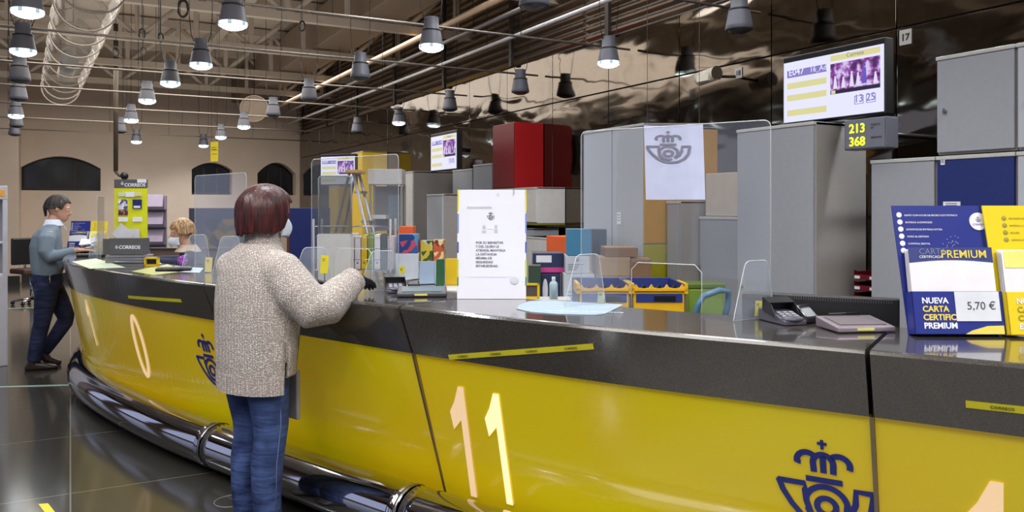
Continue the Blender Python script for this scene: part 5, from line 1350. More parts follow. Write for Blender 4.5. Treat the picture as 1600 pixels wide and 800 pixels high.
# floor sticker and ring mark
def sticker(lab, pxs, m):
    pts = [at_z(x, y, 0) for x, y in pxs]; loc = sum(pts, Vector())/len(pts); bm = BM(); prism(bm, [p-loc for p in pts], (0, 0, .0015)); o = obj('floor_sticker', bm, m); o.location = loc+Vector((0, 0, .0005)); return tag(o, lab, 'sticker')
s_ = sticker('yellow tape sticker on the dark floor in the lower left corner', [(60, 788), (75, 787), (100, 818), (84, 820)], tapem)
bm = BM(); c_ = at_z(362, 783, 0); R_ = [(.085*math.cos(q*PI/16), .085*math.sin(q*PI/16), 0) for q in range(33)]
tube(bm, R_, .0015, 5, cap=False); o = obj('floor_ring', bm, mat('pale_ring', (170, 170, 165), .3)); o.location = c_+Vector((0, 0, .0015)); tag(o, 'thin pale ring mark on the floor beside the feet of the woman', 'ring')
# small white office things behind the second screen
for k, (px, py0, py1, wpx, d, c_, lab) in enumerate([(676, 408, 446, 0, 0, 0, '')]): pass
# tape dispenser plate on the counter in front of the woman (yellow band)
q_ = at_z(560, 441, CT)
# ------------------------------------------------------------ people
skin = mat('skin', (198, 150, 124), .5, noise=.04, nscale=30)
def frame_of(W, Fd):
    Fd = Vector(Fd); Fd.z = 0; Fd.normalize(); Rr = Vector((Fd.y, -Fd.x, 0))
    return lambda f, r, z: Vector((W.x, W.y, 0))*0+Fd*f+Rr*r+Vector((0, 0, z))   # local to the person's empty
def loft(bm, rings, n=28, p=2.3):
    """rings: (centre, dirA, radA, dirB, radB) ; closed"""
    R = []
    for c, A_, ra, B_, rb in rings:
        r_ = []
        for k in range(n):
            a = 2*PI*k/n; ca, sa = math.cos(a), math.sin(a)
            ca = math.copysign(abs(ca)**(2/p), ca); sa = math.copysign(abs(sa)**(2/p), sa)
            r_.append(bm.verts.new(c+A_*ra*ca+B_*rb*sa))
        R.append(r_)
    for r0, r1 in zip(R, R[1:]):
        for k in range(n): bm.faces.new((r0[k], r0[(k+1) % n], r1[(k+1) % n], r1[k]))
    bm.faces.new(R[0][::-1]); bm.faces.new(R[-1]); return R
def add_head(bm, P, f0, z0, s=1.0, pitch=0.0, lip=True):
    """head with chin at height z0, neck axis at f0; face towards +f. P = person frame"""
    ex, ry = P(1, 0, 0), P(0, 1, 0)
    M_ = Matrix.Translation(P(f0, 0, z0)) @ Matrix(((ex.x, ry.x, 0, 0), (ex.y, ry.y, 0, 0), (0, 0, 1, 0), (0, 0, 0, 1))) @ Matrix.Rotation(pitch, 4, 'Y')
    def q(f, r, z): return M_ @ Vector((f*s, r*s, z*s))
    # (z, front, back, half width)
    prof = [(.000, .070, .010, .020), (.012, .082, -.010, .036), (.035, .088, -.040, .052), (.065, .088, -.068, .064), (.095, .086, -.088, .070), (.125, .088, -.098, .074), (.155, .090, -.100, .076), (.185, .080, -.094, .072), (.205, .062, -.078, .060), (.222, .030, -.048, .038), (.230, .0, -.015, .012)]
    rings = []
    for z, fr, bk, hw in prof:
        c = (fr+bk)/2; r_ = []
        for k in range(24):
            a = 2*PI*k/24; r_.append(bm.verts.new(q(c+(fr-bk)/2*math.cos(a), hw*math.sin(a), z)))
        rings.append(r_)
    for r0, r1 in zip(rings, rings[1:]):
        for k in range(24): bm.faces.new((r0[k], r0[(k+1) % 24], r1[(k+1) % 24], r1[k]))
    bm.faces.new(rings[0][::-1]); bm.faces.new(rings[-1])
    tube(bm, [q(.080, 0, .125), q(.094, 0, .105), q(.108, 0, .082), q(.092, 0, .074)], [.008*s, .010*s, .013*s, .010*s], 8)   # nose
    for sx in (-1, 1):
        tube(bm, [q(.10-.022, sx*.012, .078), q(.092, sx*.014, .080)], .008*s, 6)
        tube(bm, [q(-.004, sx*.072, .088), q(-.014, sx*.083, .105), q(-.012, sx*.084, .125), q(.002, sx*.076, .132)], [.008*s, .011*s, .010*s, .007*s], 7)  # ear
        tube(bm, [q(.082, sx*.018, .134), q(.084, sx*.036, .137), q(.070, sx*.056, .132)], .008*s, 6)  # brow ridge
    if lip: tube(bm, [q(.080, -.022, .047), q(.092, 0, .050), q(.080, .022, .047)], [.005*s, .008*s, .005*s], 7); tube(bm, [q(.078, -.018, .038), q(.090, 0, .038), q(.078, .018, .038)], [.005*s, .008*s, .005*s], 7)
    tube(bm, [q(-.015, 0, .045), q(-.025, 0, -.03), q(-.035, 0, -.10)], [.052*s, .052*s, .060*s], 16)    # neck
    return q
def eyes(parent, q, s=1.0):
    for sx in (-1, 1):
        bm = BM(); ell(bm, q(.073, sx*.033, .118), (.012*s, .012*s, .0105*s), n=12, m=8); e = obj('eye', bm, mat('eye_white', (225, 220, 215), .3), parent)
        bm = BM(); ell(bm, q(.083, sx*.033, .118), (.004*s, .006*s, .006*s), n=10, m=6); obj('iris', bm, mat('iris_dark', (50, 34, 26), .3), e)
def add_hand(bm, wrist, d, nrm, side, s=1.0, curl=.5):
    """hand from the wrist along d; nrm = back-of-hand normal; side = thumb direction"""
    d = Vector(d).normalized(); side = Vector(side); side = (side-d*side.dot(d)).normalized(); nrm = d.cross(side)*(1 if d.cross(side).dot(Vector(nrm)) > 0 else -1)
    w_ = Vector(wrist)
    loft(bm, [(w_+d*(x*s), side, a*s, nrm, b_*s) for x, a, b_ in ((-.02, .026, .020), (.0, .028, .018), (.03, .036, .016), (.06, .041, .015), (.085, .040, .012), (.092, .034, .009))], 16)
    for i, (off, ln) in enumerate(((.030, .072), (.010, .080), (-.011, .074), (-.031, .058))):
        p = w_+d*(.082*s)+side*(off*s); dd = d.copy(); pts = [p-d*.02*s]; rad = [.0095*s]
        for j in range(3):
            a = curl*(.5+.45*j); dd = (d*math.cos(a)-nrm*math.sin(a)).normalized(); p = p+dd*(ln*s*(.45, .31, .24)[j]); pts.append(p.copy()); rad.append((.0092, .0084, .0070)[j]*s)
        tube(bm, pts, rad, 8)
    p = w_+d*.02*s+side*.024*s; t1 = (d*.75+side*.75-nrm*.2*curl).normalized(); a = p+t1*.040*s; b_ = a+(d*.95+side*.25-nrm*.35*curl).normalized()*.032*s
    tube(bm, [p-t1*.01*s, a, b_], [.014*s, .0115*s, .009*s], 8)
def solid(name, bm, m, parent, vox=.008, smooth=3, sub_=0):
    bmesh.ops.recalc_face_normals(bm, faces=bm.faces[:])
    o = obj(name, bm, m, parent, fixn=False)
    bake(o, [('REMESH', dict(mode='VOXEL', voxel_size=vox)), ('SMOOTH', dict(factor=.5, iterations=smooth))]); return o
def hair_shell(name, parent, q, m, back_z, side_z, front_z, grow=1.0, puff=0.0, w0=.092, seed=0, fr_ang=58, part=.01, taper=0.0, rough=1.0):
    """shell over the skull; lower edge height depends on the direction"""
    random.seed(seed); bm = BM(); nth, nv = 72, 22; V = []
    for i in range(nth):
        th = 2*PI*i/nth; deg = abs(((math.degrees(th)+180) % 360)-180)
        if deg < fr_ang: zl = front_z
        elif deg < fr_ang+18: zl = front_z+(side_z-front_z)*(deg-fr_ang)/18
        elif deg < 130: zl = side_z
        else: zl = side_z+(back_z-side_z)*min(1, (deg-130)/30)
        zl += random.uniform(-.006, .006)+.006*math.sin(th*5+1)
        col_ = []
        for j in range(nv):
            v = j/(nv-1); zt = .243+puff*.6
            # polar sweep from crown to lower edge
            zc = .125
            if v < .5:
                a = v/.5*PI/2; rr = math.sin(a); z = zc+(zt-zc)*math.cos(a)
            else:
                u = (v-.5)/.5; z = zc+(zl-zc)*u; rr = 1+puff*2.2*math.sin(u*PI*.62)
                if zl > zc: z = zc+(zt-zc)*math.cos(PI/2) if 0 else zc+(zl-zc)*u
            if zl > zc:   # fringe stops above
                a = v*math.acos(max(-1, min(1, (zl-zc)/(zt-zc)))); rr = math.sin(a); z = zc+(zt-zc)*math.cos(a)
            wob = (1+rough*(.014*math.sin(th*17+j*.35)+.010*math.sin(th*31+2+j*.5)))*(1-taper*max(0, .11-z))
            f = (-.010 if deg > 0 else 0)+math.cos(th)*(w0+.010+(.004))*rr*wob*grow; r = math.sin(th)*w0*.93*rr*wob*grow
            col_.append(bm.verts.new(q(f-.004, r, z)))
        V.append(col_)
    for i in range(nth):
        a, b_ = V[i], V[(i+1) % nth]
        for j in range(nv-1):
            try: bm.faces.new((a[j], b_[j], b_[j+1], a[j+1]))
            except ValueError: pass
    bmesh.ops.remove_doubles(bm, verts=[c[0] for c in V], dist=.01)
    o = obj(name, bm, m, parent); sd = o.modifiers.new('s', 'SOLIDIFY'); sd.thickness = .012; sd.offset = -1
    for p_ in o.data.polygons: p_.use_smooth = True
    return o
def hair_mat(name, c1, c2, rough=.35):
    m = mat(name, c1, rough); nt, nd, b = nodes(m); tc = nd.new('ShaderNodeTexCoord'); mp = nd.new('ShaderNodeMapping'); mp.inputs['Scale'].default_value = (90, 90, 7)
    n1 = nd.new('ShaderNodeTexNoise'); n1.inputs['Scale'].default_value = 1; n1.inputs['Detail'].default_value = 3
    nt.links.new(tc.outputs['Object'], mp.inputs['Vector']); nt.links.new(mp.outputs['Vector'], n1.inputs['Vector'])
    rp = nd.new('ShaderNodeValToRGB'); rp.color_ramp.elements[0].position = .35; rp.color_ramp.elements[1].position = .7
    rp.color_ramp.elements[0].color = lin(c1); rp.color_ramp.elements[1].color = lin(c2)
    nt.links.new(n1.outputs['Fac'], rp.inputs['Fac']); nt.links.new(rp.outputs['Color'], b.inputs['Base Color'])
    bp = nd.new('ShaderNodeBump'); bp.inputs['Strength'].default_value = .6; bp.inputs['Distance'].default_value = .006
    nt.links.new(n1.outputs['Fac'], bp.inputs['Height']); nt.links.new(bp.outputs['Normal'], b.inputs['Normal']); return m
def knit_mat(name, c1, c2, sc=75):
    m = mat(name, c1, .9, spec=.2); nt, nd, b = nodes(m); tc = nd.new('ShaderNodeTexCoord')
    v = nd.new('ShaderNodeTexVoronoi'); v.inputs['Scale'].default_value = sc; v.inputs['Randomness'].default_value = .55
    mp = nd.new('ShaderNodeMapping'); mp.inputs['Scale'].default_value = (.8, .8, 1.35); nt.links.new(tc.outputs['Object'], mp.inputs['Vector']); nt.links.new(mp.outputs['Vector'], v.inputs['Vector'])
    n1 = nd.new('ShaderNodeTexNoise'); n1.inputs['Scale'].default_value = 130; nt.links.new(tc.outputs['Object'], n1.inputs['Vector'])
    ad = nd.new('ShaderNodeMath'); ad.operation = 'MULTIPLY_ADD'; nt.links.new(v.outputs['Distance'], ad.inputs[0]); ad.inputs[1].default_value = 1.0; nt.links.new(n1.outputs['Fac'], ad.inputs[2])
    rp = nd.new('ShaderNodeValToRGB'); rp.color_ramp.elements[0].position = .62; rp.color_ramp.elements[1].position = 1.15
    rp.color_ramp.elements[0].color = lin(c1); rp.color_ramp.elements[1].color = lin(c2)
    rp.color_ramp.elements[1].position = 1.0
    nt.links.new(ad.outputs[0], rp.inputs['Fac']); nt.links.new(rp.outputs['Color'], b.inputs['Base Color'])
    bp = nd.new('ShaderNodeBump'); bp.inputs['Strength'].default_value = .8; bp.inputs['Distance'].default_value = .006; bp.invert = True
    nt.links.new(v.outputs['Distance'], bp.inputs['Height']); nt.links.new(bp.outputs['Normal'], b.inputs['Normal']); return m
def denim_mat(name, c1, c2):
    m = mat(name, c1, .8, spec=.25); nt, nd, b = nodes(m); tc = nd.new('ShaderNodeTexCoord')
    n1 = nd.new('ShaderNodeTexNoise'); n1.inputs['Scale'].default_value = 7; n1.inputs['Detail'].default_value = 6; nt.links.new(tc.outputs['Object'], n1.inputs['Vector'])
    rp = nd.new('ShaderNodeValToRGB'); rp.color_ramp.elements[0].position = .35; rp.color_ramp.elements[1].position = .68
    rp.color_ramp.elements[0].color = lin(c1); rp.color_ramp.elements[1].color = lin(c2)
    nt.links.new(n1.outputs['Fac'], rp.inputs['Fac']); nt.links.new(rp.outputs['Color'], b.inputs['Base Color'])
    mp = nd.new('ShaderNodeMapping'); mp.inputs['Scale'].default_value = (6, 6, 26); nt.links.new(tc.outputs['Object'], mp.inputs['Vector'])
    n2 = nd.new('ShaderNodeTexNoise'); n2.inputs['Scale'].default_value = 1; n2.inputs['Detail'].default_value = 2; nt.links.new(mp.outputs['Vector'], n2.inputs['Vector'])
    bp = nd.new('ShaderNodeBump'); bp.inputs['Strength'].default_value = .7; bp.inputs['Distance'].default_value = .02
    nt.links.new(n2.outputs['Fac'], bp.inputs['Height']); nt.links.new(bp.outputs['Normal'], b.inputs['Normal']); return m
def leg(bm, pts, rad): tube(bm, pts, rad, 20)
def shoe(bm, heel, toe, s=1.0, up=.06):
    """heel and toe are floor points"""
    h_, t_ = Vector(heel), Vector(toe); d = (t_-h_).normalized(); sd = Vector((0, 0, 1)).cross(d).normalized(); u = d.cross(sd)*-1
    u = Vector((0, 0, 1)); L_ = (t_-h_).length
    loft(bm, [(h_+d*(L_*x)+u*(zz), sd, a*s, u, b_*s) for x, a, b_, zz in ((.0, .018, .018, .022), (.06, .030, .034, .035), (.25, .034, .045, .045), (.5, .036, .034, .035), (.75, .042, .024, .025), (.93, .034, .018, .019), (1.0, .015, .010, .012))], 18)
# ---- the woman in the pale sweater, seen from behind
Wp = wv(-1.19, 3.735)
sw = min((k*LEN/800 for k in range(801)), key=lambda s: (cpt(s)-Wp).length)
Fd = -cnrm(sw)
Wt = thing('person', 'woman with dark red bob, pale knitted sweater and jeans, leaning on the counter', 'person', (Wp.x, Wp.y, 0))
P = frame_of(Wp, Fd); ex, ry, uz = P(1, 0, 0), P(0, 1, 0), Vector((0, 0, 1))
bm = BM()
q = add_head(bm, P, .055, 1.362, 1.0)
loft(bm, [(P(f, 0, z), ry, a, ex, b_) for z, f, a, b_ in ((.80, -.01, .15, .10), (.95, 0, .14, .10), (1.1, 0, .16, .10), (1.25, .0, .155, .075), (1.31, .01, .07, .06))], 20)
tube(bm, [P(0, .15, 1.25), P(.07, .31, 1.07), P(.32, .335, 1.16)], [.04, .038, .025]); tube(bm, [P(0, -.15, 1.25), P(.12, -.26, 1.08), P(.31, -.12, 1.14)], [.04, .038, .025])
for sx in (-1, 1): tube(bm, [P(0, sx*.075, .84), P(.01, sx*.08, .45), P(-.01, sx*.08, .07)], [.07, .045, .035], 12)
solid('body', bm, skin, Wt, .009, 2); eyes(Wt, q)
sw_m = knit_mat('knitted_wool', (226, 218, 211), (158, 149, 143), 135)
bm = BM()
zs = [(.80, -.005, .225, .150, .66), (.86, -.005, .232, .152, .8), (.95, 0, .240, .158, .9), (1.05, .0, .240, .160, 1), (1.14, .0, .232, .155, 1), (1.22, .0, .220, .138, 1), (1.28, .0, .190, .110, 1), (1.315, .005, .135, .088, 1), (1.34, .012, .085, .076, 1)]
loft(bm, [(P(f, 0, z), ry, a, ex, b_) for z, f, a, b_, _ in zs], 32, 2.2)
tube(bm, [P(-.005, .10, 1.235), P(.0, .185, 1.215), P(.03, .27, 1.12), P(.075, .335, 1.045), P(.13, .350, 1.055), P(.20, .352, 1.11), P(.265, .345, 1.147), P(.285, .34, 1.157)], [.085, .096, .100, .096, .090, .080, .066, .058], 20)
tube(bm, [P(-.005, -.10, 1.235), P(.0, -.185, 1.215), P(.06, -.26, 1.12), P(.12, -.27, 1.06), P(.22, -.20, 1.15), P(.31, -.12, 1.155)], [.08, .092, .09, .078, .06, .052], 20)
swo = solid('sweater', bm, sw_m, Wt, .011, 4)
# skirt of the sweater with side slits, one double-walled sheet
def skirt_part(name, a0, a1, zb, rib):
    bm = BM(); nA, nZ = 30, 14; V = []
    for side in (1, 0):
        G = []
        for i in range(nA+1):
            a = math.radians(a0+(a1-a0)*i/nA); g = []
            for j in range(nZ+1):
                t = j/nZ; z = .90-(.90-zb)*t; fl = 1.0-.09*max(0, t-.35)+.012*math.sin(a*9)*t
                A_, B_ = (.236-.012*(1-side))*fl, (.157-.012*(1-side))*fl
                g.append(bm.verts.new(P(-math.cos(a)*B_*1.0-.004, math.sin(a)*A_, z)))
            G.append(g)
        V.append(G)
    for G in V:
        for i in range(nA):
            for j in range(nZ): bm.faces.new((G[i][j], G[i+1][j], G[i+1][j+1], G[i][j+1])).smooth = True
    for i in range(nA): bm.faces.new((V[0][i][nZ], V[0][i+1][nZ], V[1][i+1][nZ], V[1][i][nZ]))
    for k in (0, nA):
        for j in range(nZ): bm.faces.new((V[0][k][j], V[0][k][j+1], V[1][k][j+1], V[1][k][j]))
    return obj(name, bm, sw_m, swo)
skirt_part('back_flap', -88, 88, .668, 0); skirt_part('front_flap', 95, 265, .735, 0)
rib_m = knit_mat('ribbed_hem_wool', (220, 212, 206), (158, 148, 142), 140)
bm = BM(); nA = 60; prev = None
for i in range(nA+1):
    a = math.radians(-88+176*i/nA); k = .010 if i % 2 else .006
    pr = [bm.verts.new(P(-math.cos(a)*(.147+kk)-.004, math.sin(a)*(.222+kk), z)) for z, kk in ((.745, k), (.662, k-.002), (.662, -.004), (.745, -.004))]
    if prev:
        for j in range(4): bm.faces.new((prev[j], prev[(j+1) % 4], pr[(j+1) % 4], pr[j]))
    prev = pr
obj('ribbed_hem', bm, rib_m, swo)
bm = BM(); lathe(bm, [(.092, 1.300), (.086, 1.33), (.078, 1.36), (.070, 1.385), (.074, 1.398), (.080, 1.385), (.082, 1.35), (.095, 1.315)], 32, c=P(.030, 0, 0))
obj('collar', bm, rib_m, swo)
bm = BM(); d = (P(.31, .34, 1.157)-P(.26, .345, 1.13)).normalized(); c0 = P(.26, .344, 1.146)
tube(bm, [c0, c0+d*.02, c0+d*.05], [.064, .064, .058], 20); obj('cuff', bm, rib_m, swo)
glove = mat('black_glove', (20, 20, 26), .5)
bm = BM(); w_ = P(.325, .335, 1.168); add_hand(bm, w_, P(.9, -.35, -.25), P(0, 0, 1), P(-.3, -.8, 0), .95, .55); tube(bm, [w_-d*.03, w_+P(.02, -.005, 0)], [.034, .030], 14); solid('glove', bm, glove, Wt, .004, 2)
bm = BM(); w_ = P(.335, -.10, 1.142); add_hand(bm, w_, P(.9, .3, -.25), P(0, 0, 1), P(.1, .9, 0), .95, .5); solid('glove', bm, glove, Wt, .004, 2)
jeans = denim_mat('blue_denim', (34, 46, 86), (68, 88, 136))
bm = BM()
loft(bm, [(P(f, 0, z), ry, a, ex, b_) for z, f, a, b_ in ((.70, .0, .165, .105), (.78, -.01, .175, .125), (.86, -.005, .172, .125), (.93, 0, .16, .11))], 24)
leg(bm, [P(-.005, .090, .76), P(.0, .094, .62), P(.012, .094, .50), P(.008, .092, .43), P(-.008, .092, .33), P(-.012, .094, .18), P(-.004, .096, .055)], [.100, .092, .080, .074, .073, .066, .061])
leg(bm, [P(-.005, -.088, .76), P(.0, -.090, .62), P(.012, -.084, .50), P(.008, -.080, .43), P(-.008, -.080, .33), P(-.012, -.082, .18), P(-.004, -.084, .055)], [.100, .090, .076, .070, .070, .063, .058])
jo = solid('jeans', bm, jeans, Wt, .010, 3)
for sx, r0 in ((1, .09), (-1, -.088)):
    bm = BM(); tube(bm, [P(.0, r0+sx*.094, .68), P(.008, r0+sx*.086, .52), P(-.006, r0+sx*.074, .33), P(-.006, r0+sx*.066, .06)], .0025, 6); obj('side_seam', bm, mat('denim_seam', (96, 112, 160), .8), jo)
for sx in (-1, 1):
    bm = BM(); r0 = .09*sx; shoe(bm, P(-.085, r0, .0), P(.15, r0+sx*.02, .0)); so = solid('shoe', bm, mat('grey_boot', (52, 48, 48), .6), Wt, .006, 2)
    bm = BM(); loft(bm, [(P(-.085+.235*x, r0+sx*.02*x, .006), ry, a, uz, .007) for x, a in ((0, .02), (.1, .032), (.4, .034), (.75, .044), (1, .018))] and [], 4) if 0 else None
    bm.free()
hm = hair_mat('dark_red_hair', (28, 10, 12), (84, 28, 26), .38)
hair_shell('hair', Wt, q, hm, .012, .026, .17, 1.24, .018, .100, 2, taper=.9, rough=1.2)
mask_m = mat('white_mask', (214, 222, 232), .7)
def face_mask(parent, q, s=1.0, name='face_mask'):
    bm = BM(); rows = []
    for j in range(9):
        v = j/8; z = -.006+.098*v; row = []
        for i in range(13):
            a = math.radians(-78+156*i/12); fr = .105+.022*math.sin(v*PI)
            row.append(bm.verts.new(q(fr*math.cos(a)*1.0-.0+.0, .080*math.sin(a), z+.014*abs(math.sin(a))*(.5-v)*2)))
        rows.append(row)
    for a, b_ in zip(rows, rows[1:]):
        for i in range(12): bm.faces.new((a[i], a[i+1], b_[i+1], b_[i])).smooth = True
    o = obj(name, bm, mask_m, parent); sd = o.modifiers.new('s', 'SOLIDIFY'); sd.thickness = .003
    bm = BM()
    for sx in (-1, 1): tube(bm, [q(.02, sx*.079, .07), q(-.01, sx*.088, .12), q(-.02, sx*.086, .10), q(.02, sx*.079, .02)], .0015*s, 5)
    obj('ear_loop', bm, mask_m, o); return o
face_mask(Wt, q)
# grey tote hanging in front of her
tp = P(.150, -.04, 0)+Vector((Wp.x, Wp.y, 0))
t = thing('tote_bag', 'flat grey cloth bag hanging beside the right leg of the woman in the sweater', 'bag', (tp.x, tp.y, .50), math.atan2(ry.y, ry.x))
bm = BM(); prism(bm, [(.0, -.012, 0), (.155, -.012, 0), (.145, -.006, .23), (.01, -.006, .23)], (0, .022, 0)); obj('bag_body', bm, mat('grey_cloth', (128, 126, 128), .85, bump=.2, bscale=300), t, bevel=.006)
bm = BM(); tube(bm, [(.03, 0, .22), (.04, .025, .40), (.09, .03, .50), (.12, .025, .40), (.125, 0, .22)], .006, 8); obj('bag_strap', bm, mat('grey_cloth_strap', (110, 108, 110), .85), t)
# ---- standing man at the far end
Mp = wv(-4.37, 7.52)
Mt = thing('person', 'dark haired man in grey sweater and navy trousers standing at the far end', 'person', (Mp.x, Mp.y, 0))
Fm = wv(.88, .46); P = frame_of(Mp, Fm); ex, ry = P(1, 0, 0), P(0, 1, 0)
bm = BM(); q = add_head(bm, P, .075, 1.375, 1.02, .16)
loft(bm, [(P(f, 0, z), ry, a, ex, b_) for z, f, a, b_ in ((.85, 0, .14, .09), (1.0, .0, .14, .10), (1.2, .01, .16, .10), (1.3, .03, .15, .07), (1.35, .05, .07, .055))], 20)
for sx in (1, -1): tube(bm, [P(.02, sx*.17, 1.28), P(.03, sx*.22, 1.06), P(.25, sx*.12+.10, 1.105)], [.045, .038, .026]); add_hand(bm, P(.27, sx*.11+.12, 1.11), P(.9, -sx*.3, .02), P(0, 0, 1), P(.1, -sx*.9, .2), 1.0, .6)
tube(bm, [P(0, .08, .84), P(-.04, .09, .46), P(-.10, .09, .07)], [.07, .045, .035]); tube(bm, [P(0, -.08, .84), P(.14, -.08, .46), P(-.02, -.08, .14)], [.07, .045, .035])
solid('body', bm, skin, Mt, .007, 2); eyes(Mt, q)
gs = mat('grey_blue_wool', (112, 126, 138), .9, noise=.08, nscale=60, bump=.2, bscale=250)
bm = BM()
loft(bm, [(P(f, 0, z), ry, a, ex, b_) for z, f, a, b_ in ((.87, .0, .165, .120), (.93, .005, .175, .138), (1.02, .0, .178, .140), (1.14, -.01, .185, .135), (1.24, .0, .19, .122), (1.30, .02, .165, .095), (1.335, .04, .105, .07), (1.35, .045, .075, .062))], 28, 2.2)
for sx in (1, -1): tube(bm, [P(.01, sx*.13, 1.265), P(.005, sx*.195, 1.21), P(.0, sx*.225, 1.10), P(.03, sx*.228, 1.05), P(.12, sx*.18+.05, 1.07), P(.235, sx*.125+.10, 1.105)], [.07, .076, .064, .060, .050, .040], 18)
so = solid('sweater', bm, gs, Mt, .009, 3)
bm = BM(); lathe(bm, [(.072, 1.335), (.070, 1.365), (.063, 1.392), (.066, 1.392), (.080, 1.350), (.088, 1.335)], 28, c=P(.052, 0, 0)); prism(bm, [P(.10, -.03, 1.37), P(.10, .03, 1.37), P(.155, .0, 1.29)], P(.012, 0, .004)); obj('shirt_collar', bm, mat('pale_shirt', (205, 212, 228), .7), so)
nv = denim_mat('navy_denim', (22, 27, 50), (42, 50, 82)); bm = BM()
loft(bm, [(P(f, 0, z), ry, a, ex, b_) for z, f, a, b_ in ((.74, .01, .165, .12), (.82, 0, .17, .138), (.89, .0, .165, .128))], 24)
leg(bm, [P(.005, .09, .80), P(-.012, .095, .62), P(-.035, .095, .45), P(-.07, .095, .28), P(-.10, .095, .085)], [.105, .092, .072, .066, .060])
leg(bm, [P(.01, -.085, .80), P(.09, -.085, .62), P(.155, -.08, .46), P(.145, -.08, .41), P(.06, -.08, .27), P(-.03, -.08, .14)], [.105, .092, .076, .072, .062, .056])
solid('trousers', bm, nv, Mt, .010, 3)
br_ = mat('dark_brown_shoe', (44, 28, 26), .4)
bm = BM(); shoe(bm, P(-.175, .095, 0), P(.095, .10, 0), 1.1); tube(bm, [P(-.12, .095, .05), P(-.105, .095, .11)], [.042, .045], 14); solid('shoe', bm, br_, Mt, .007, 2)
bm = BM(); tube(bm, [P(-.06, -.08, .15), P(.00, -.08, .06), P(.075, -.08, .028), (P(.115, -.08, .024))], [.045, .042, .032, .022], 14); solid('shoe', bm, br_, Mt, .007, 2)
bm = BM(); tube(bm, [P(.03, .175, .88), P(.03, .183, .80)], .008, 6); obj('key_clip', bm, steel, Mt)
hm2 = hair_mat('dark_brown_hair', (18, 14, 12), (44, 34, 28), .6); hair_shell('hair', Mt, q, hm2, .035, .118, .182, 1.08, .012, .088, 4, 48, taper=3.2, rough=1.8)
# white papers in his hands
hp = Vector((Mp.x, Mp.y, 0))+P(.33, .16, 1.13)
o = thing('paper_bundle', 'crumpled white papers held by the man over the counter', 'paper', hp, math.atan2(Fm.y, Fm.x))
for k, (a, b_, c_) in enumerate(((0, 0, .1), (.01, .012, -.2), (-.012, .02, .3))):
    bm = BM(); us = [i/8 for i in range(9)]
    grid_skin(bm, lambda u, v: Vector(((u-.5)*.12+a, (v-.5)*.16+b_, .012*math.sin(u*6+k*2)*math.cos(v*5)+.03*(u-.3)+k*.02)), us, us)
    s_ = obj('sheet', bm, paper, o, fixn=False); sd = s_.modifiers.new('s', 'SOLIDIFY'); sd.thickness = .003; s_.rotation_euler = (c_, -.3+.35*k, 0)
# ---- seated clerk
Kp = wv(-2.87, 7.22)
Kt = thing('person', 'seated clerk with short blond hair, white mask and navy top behind the counter', 'person', (Kp.x, Kp.y, 0))
P = frame_of(Kp, wv(-.94, -.34)); ex, ry = P(1, 0, 0), P(0, 1, 0)
bm = BM(); q = add_head(bm, P, .09, 1.165, .98, .12)
loft(bm, [(P(f, 0, z), ry, a, ex, b_) for z, f, a, b_ in ((.62, 0, .15, .11), (.8, .0, .14, .10), (1.0, .02, .16, .10), (1.08, .03, .15, .07), (1.14, .05, .07, .055))], 20)
for sx in (1, -1): tube(bm, [P(.03, sx*.16, 1.06), P(.15, sx*.22, .90+.12), P(.36, sx*.13, 1.025)], [.042, .036, .024]); add_hand(bm, P(.38, sx*.12, 1.025), P(.9, -sx*.2, -.05), P(0, 0, 1), P(.1, -sx*.9, .1), .92, .4)
for sx in (1, -1): tube(bm, [P(0, sx*.09, .64), P(.38, sx*.10, .63), P(.38, sx*.10, .12)], [.075, .055, .04])
solid('body', bm, skin, Kt, .008, 2); eyes(Kt, q)
kn = mat('navy_top', (34, 36, 62), .85, noise=.08, bump=.15)
bm = BM()
loft(bm, [(P(f, 0, z), ry, a, ex, b_) for z, f, a, b_ in ((.60, 0, .19, .14), (.75, .0, .18, .13), (.9, .0, .185, .13), (1.02, .02, .19, .115), (1.08, .03, .165, .09), (1.12, .045, .11, .07))], 26, 2.2)
for sx in (1, -1): tube(bm, [P(.02, sx*.12, 1.05), P(.03, sx*.19, 1.02), P(.15, sx*.225, 1.01), P(.34, sx*.14, 1.03)], [.07, .07, .055, .038], 16)
so = solid('top', bm, kn, Kt, .010, 3)
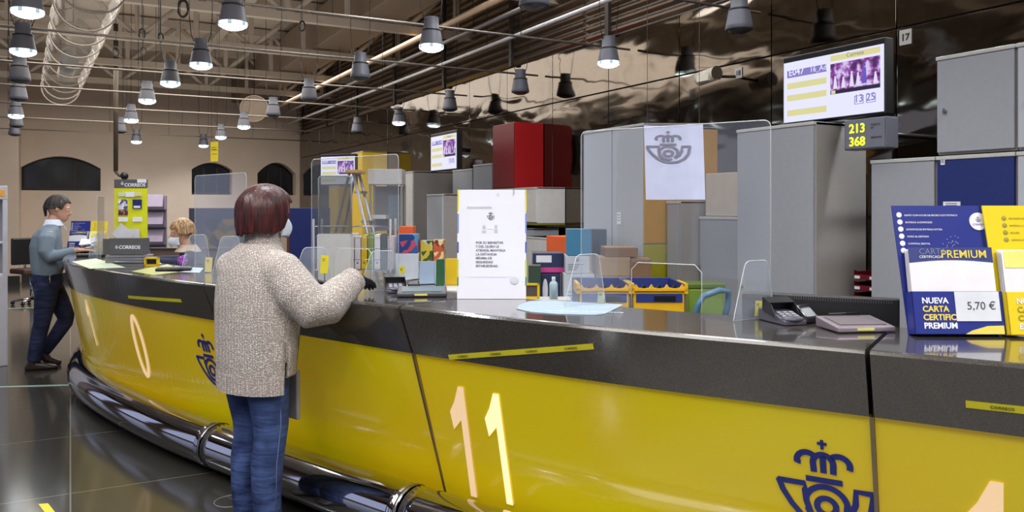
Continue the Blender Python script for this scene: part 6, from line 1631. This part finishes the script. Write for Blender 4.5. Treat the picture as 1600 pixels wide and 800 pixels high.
bm = BM(); lathe(bm, [(.105, 1.105), (.085, 1.135), (.066, 1.17), (.070, 1.17), (.095, 1.14), (.115, 1.108)], 26, c=P(.05, 0, 0)); obj('pale_collar', bm, mat('cream_scarf', (206, 184, 166), .85), so)
bm = BM()
for sx in (1, -1): leg(bm, [P(-.02, sx*.09, .62), P(.36, sx*.10, .63), P(.40, sx*.10, .55), P(.38, sx*.10, .10)], [.10, .075, .07, .05])
solid('trousers', bm, nv, Kt, .012, 3)
for sx in (1, -1):
    bm = BM(); shoe(bm, P(.30, sx*.10, .0), P(.54, sx*.11, .0)); solid('shoe', bm, br_, Kt, .008, 2)
hm3 = hair_mat('blond_hair', (110, 76, 44), (205, 168, 120), .45); hair_shell('hair', Kt, q, hm3, .045, .100, .165, 1.08, .016, .090, 6, 55, taper=2.6, rough=1.6)
face_mask(Kt, q)
t = thing('swivel_stool', 'swivel stool under the seated clerk, mostly hidden by the counter', 'stool', (Kp.x, Kp.y, 0))
bm = BM(); lathe(bm, [(0, .44), (.19, .44), (.2, .46), (.19, .49), (0, .50)], 24); obj('seat', bm, dark_m, t)
bm = BM(); tube(bm, [(0, 0, .05), (0, 0, .45)], .03, 12); obj('column', bm, steel, t)
bm = BM(); lathe(bm, [(0, 0), (.22, 0), (.22, .02), (.04, .06), (0, .06)], 24); obj('base', bm, steel, t)
# yellow plastic tray beside her glove
q_ = wv((552-800)/F*4.22, 4.22)
t = thing('yellow_tray', 'yellow plastic tray lying on the counter behind the black glove', 'tray', (q_.x, q_.y, CT+.001), -TH)
bm = BM(); lohi(bm, (-.07, -.05, 0), (.07, .05, .008)); 
for lo, hi in (((-.07, -.05, 0), (.07, -.044, .04)), ((-.07, .044, 0), (.07, .05, .04)), ((-.07, -.05, 0), (-.064, .05, .04)), ((.064, -.05, 0), (.07, .05, .04))): lohi(bm, lo, hi)
obj('tray', bm, yellow_m, t, bevel=.002)
bm = BM(); lohi(bm, (-.05, -.0515, .012), (.03, -.050, .03)); obj('tray_label', bm, mat('dark_ink', (40, 40, 44), .6), t)
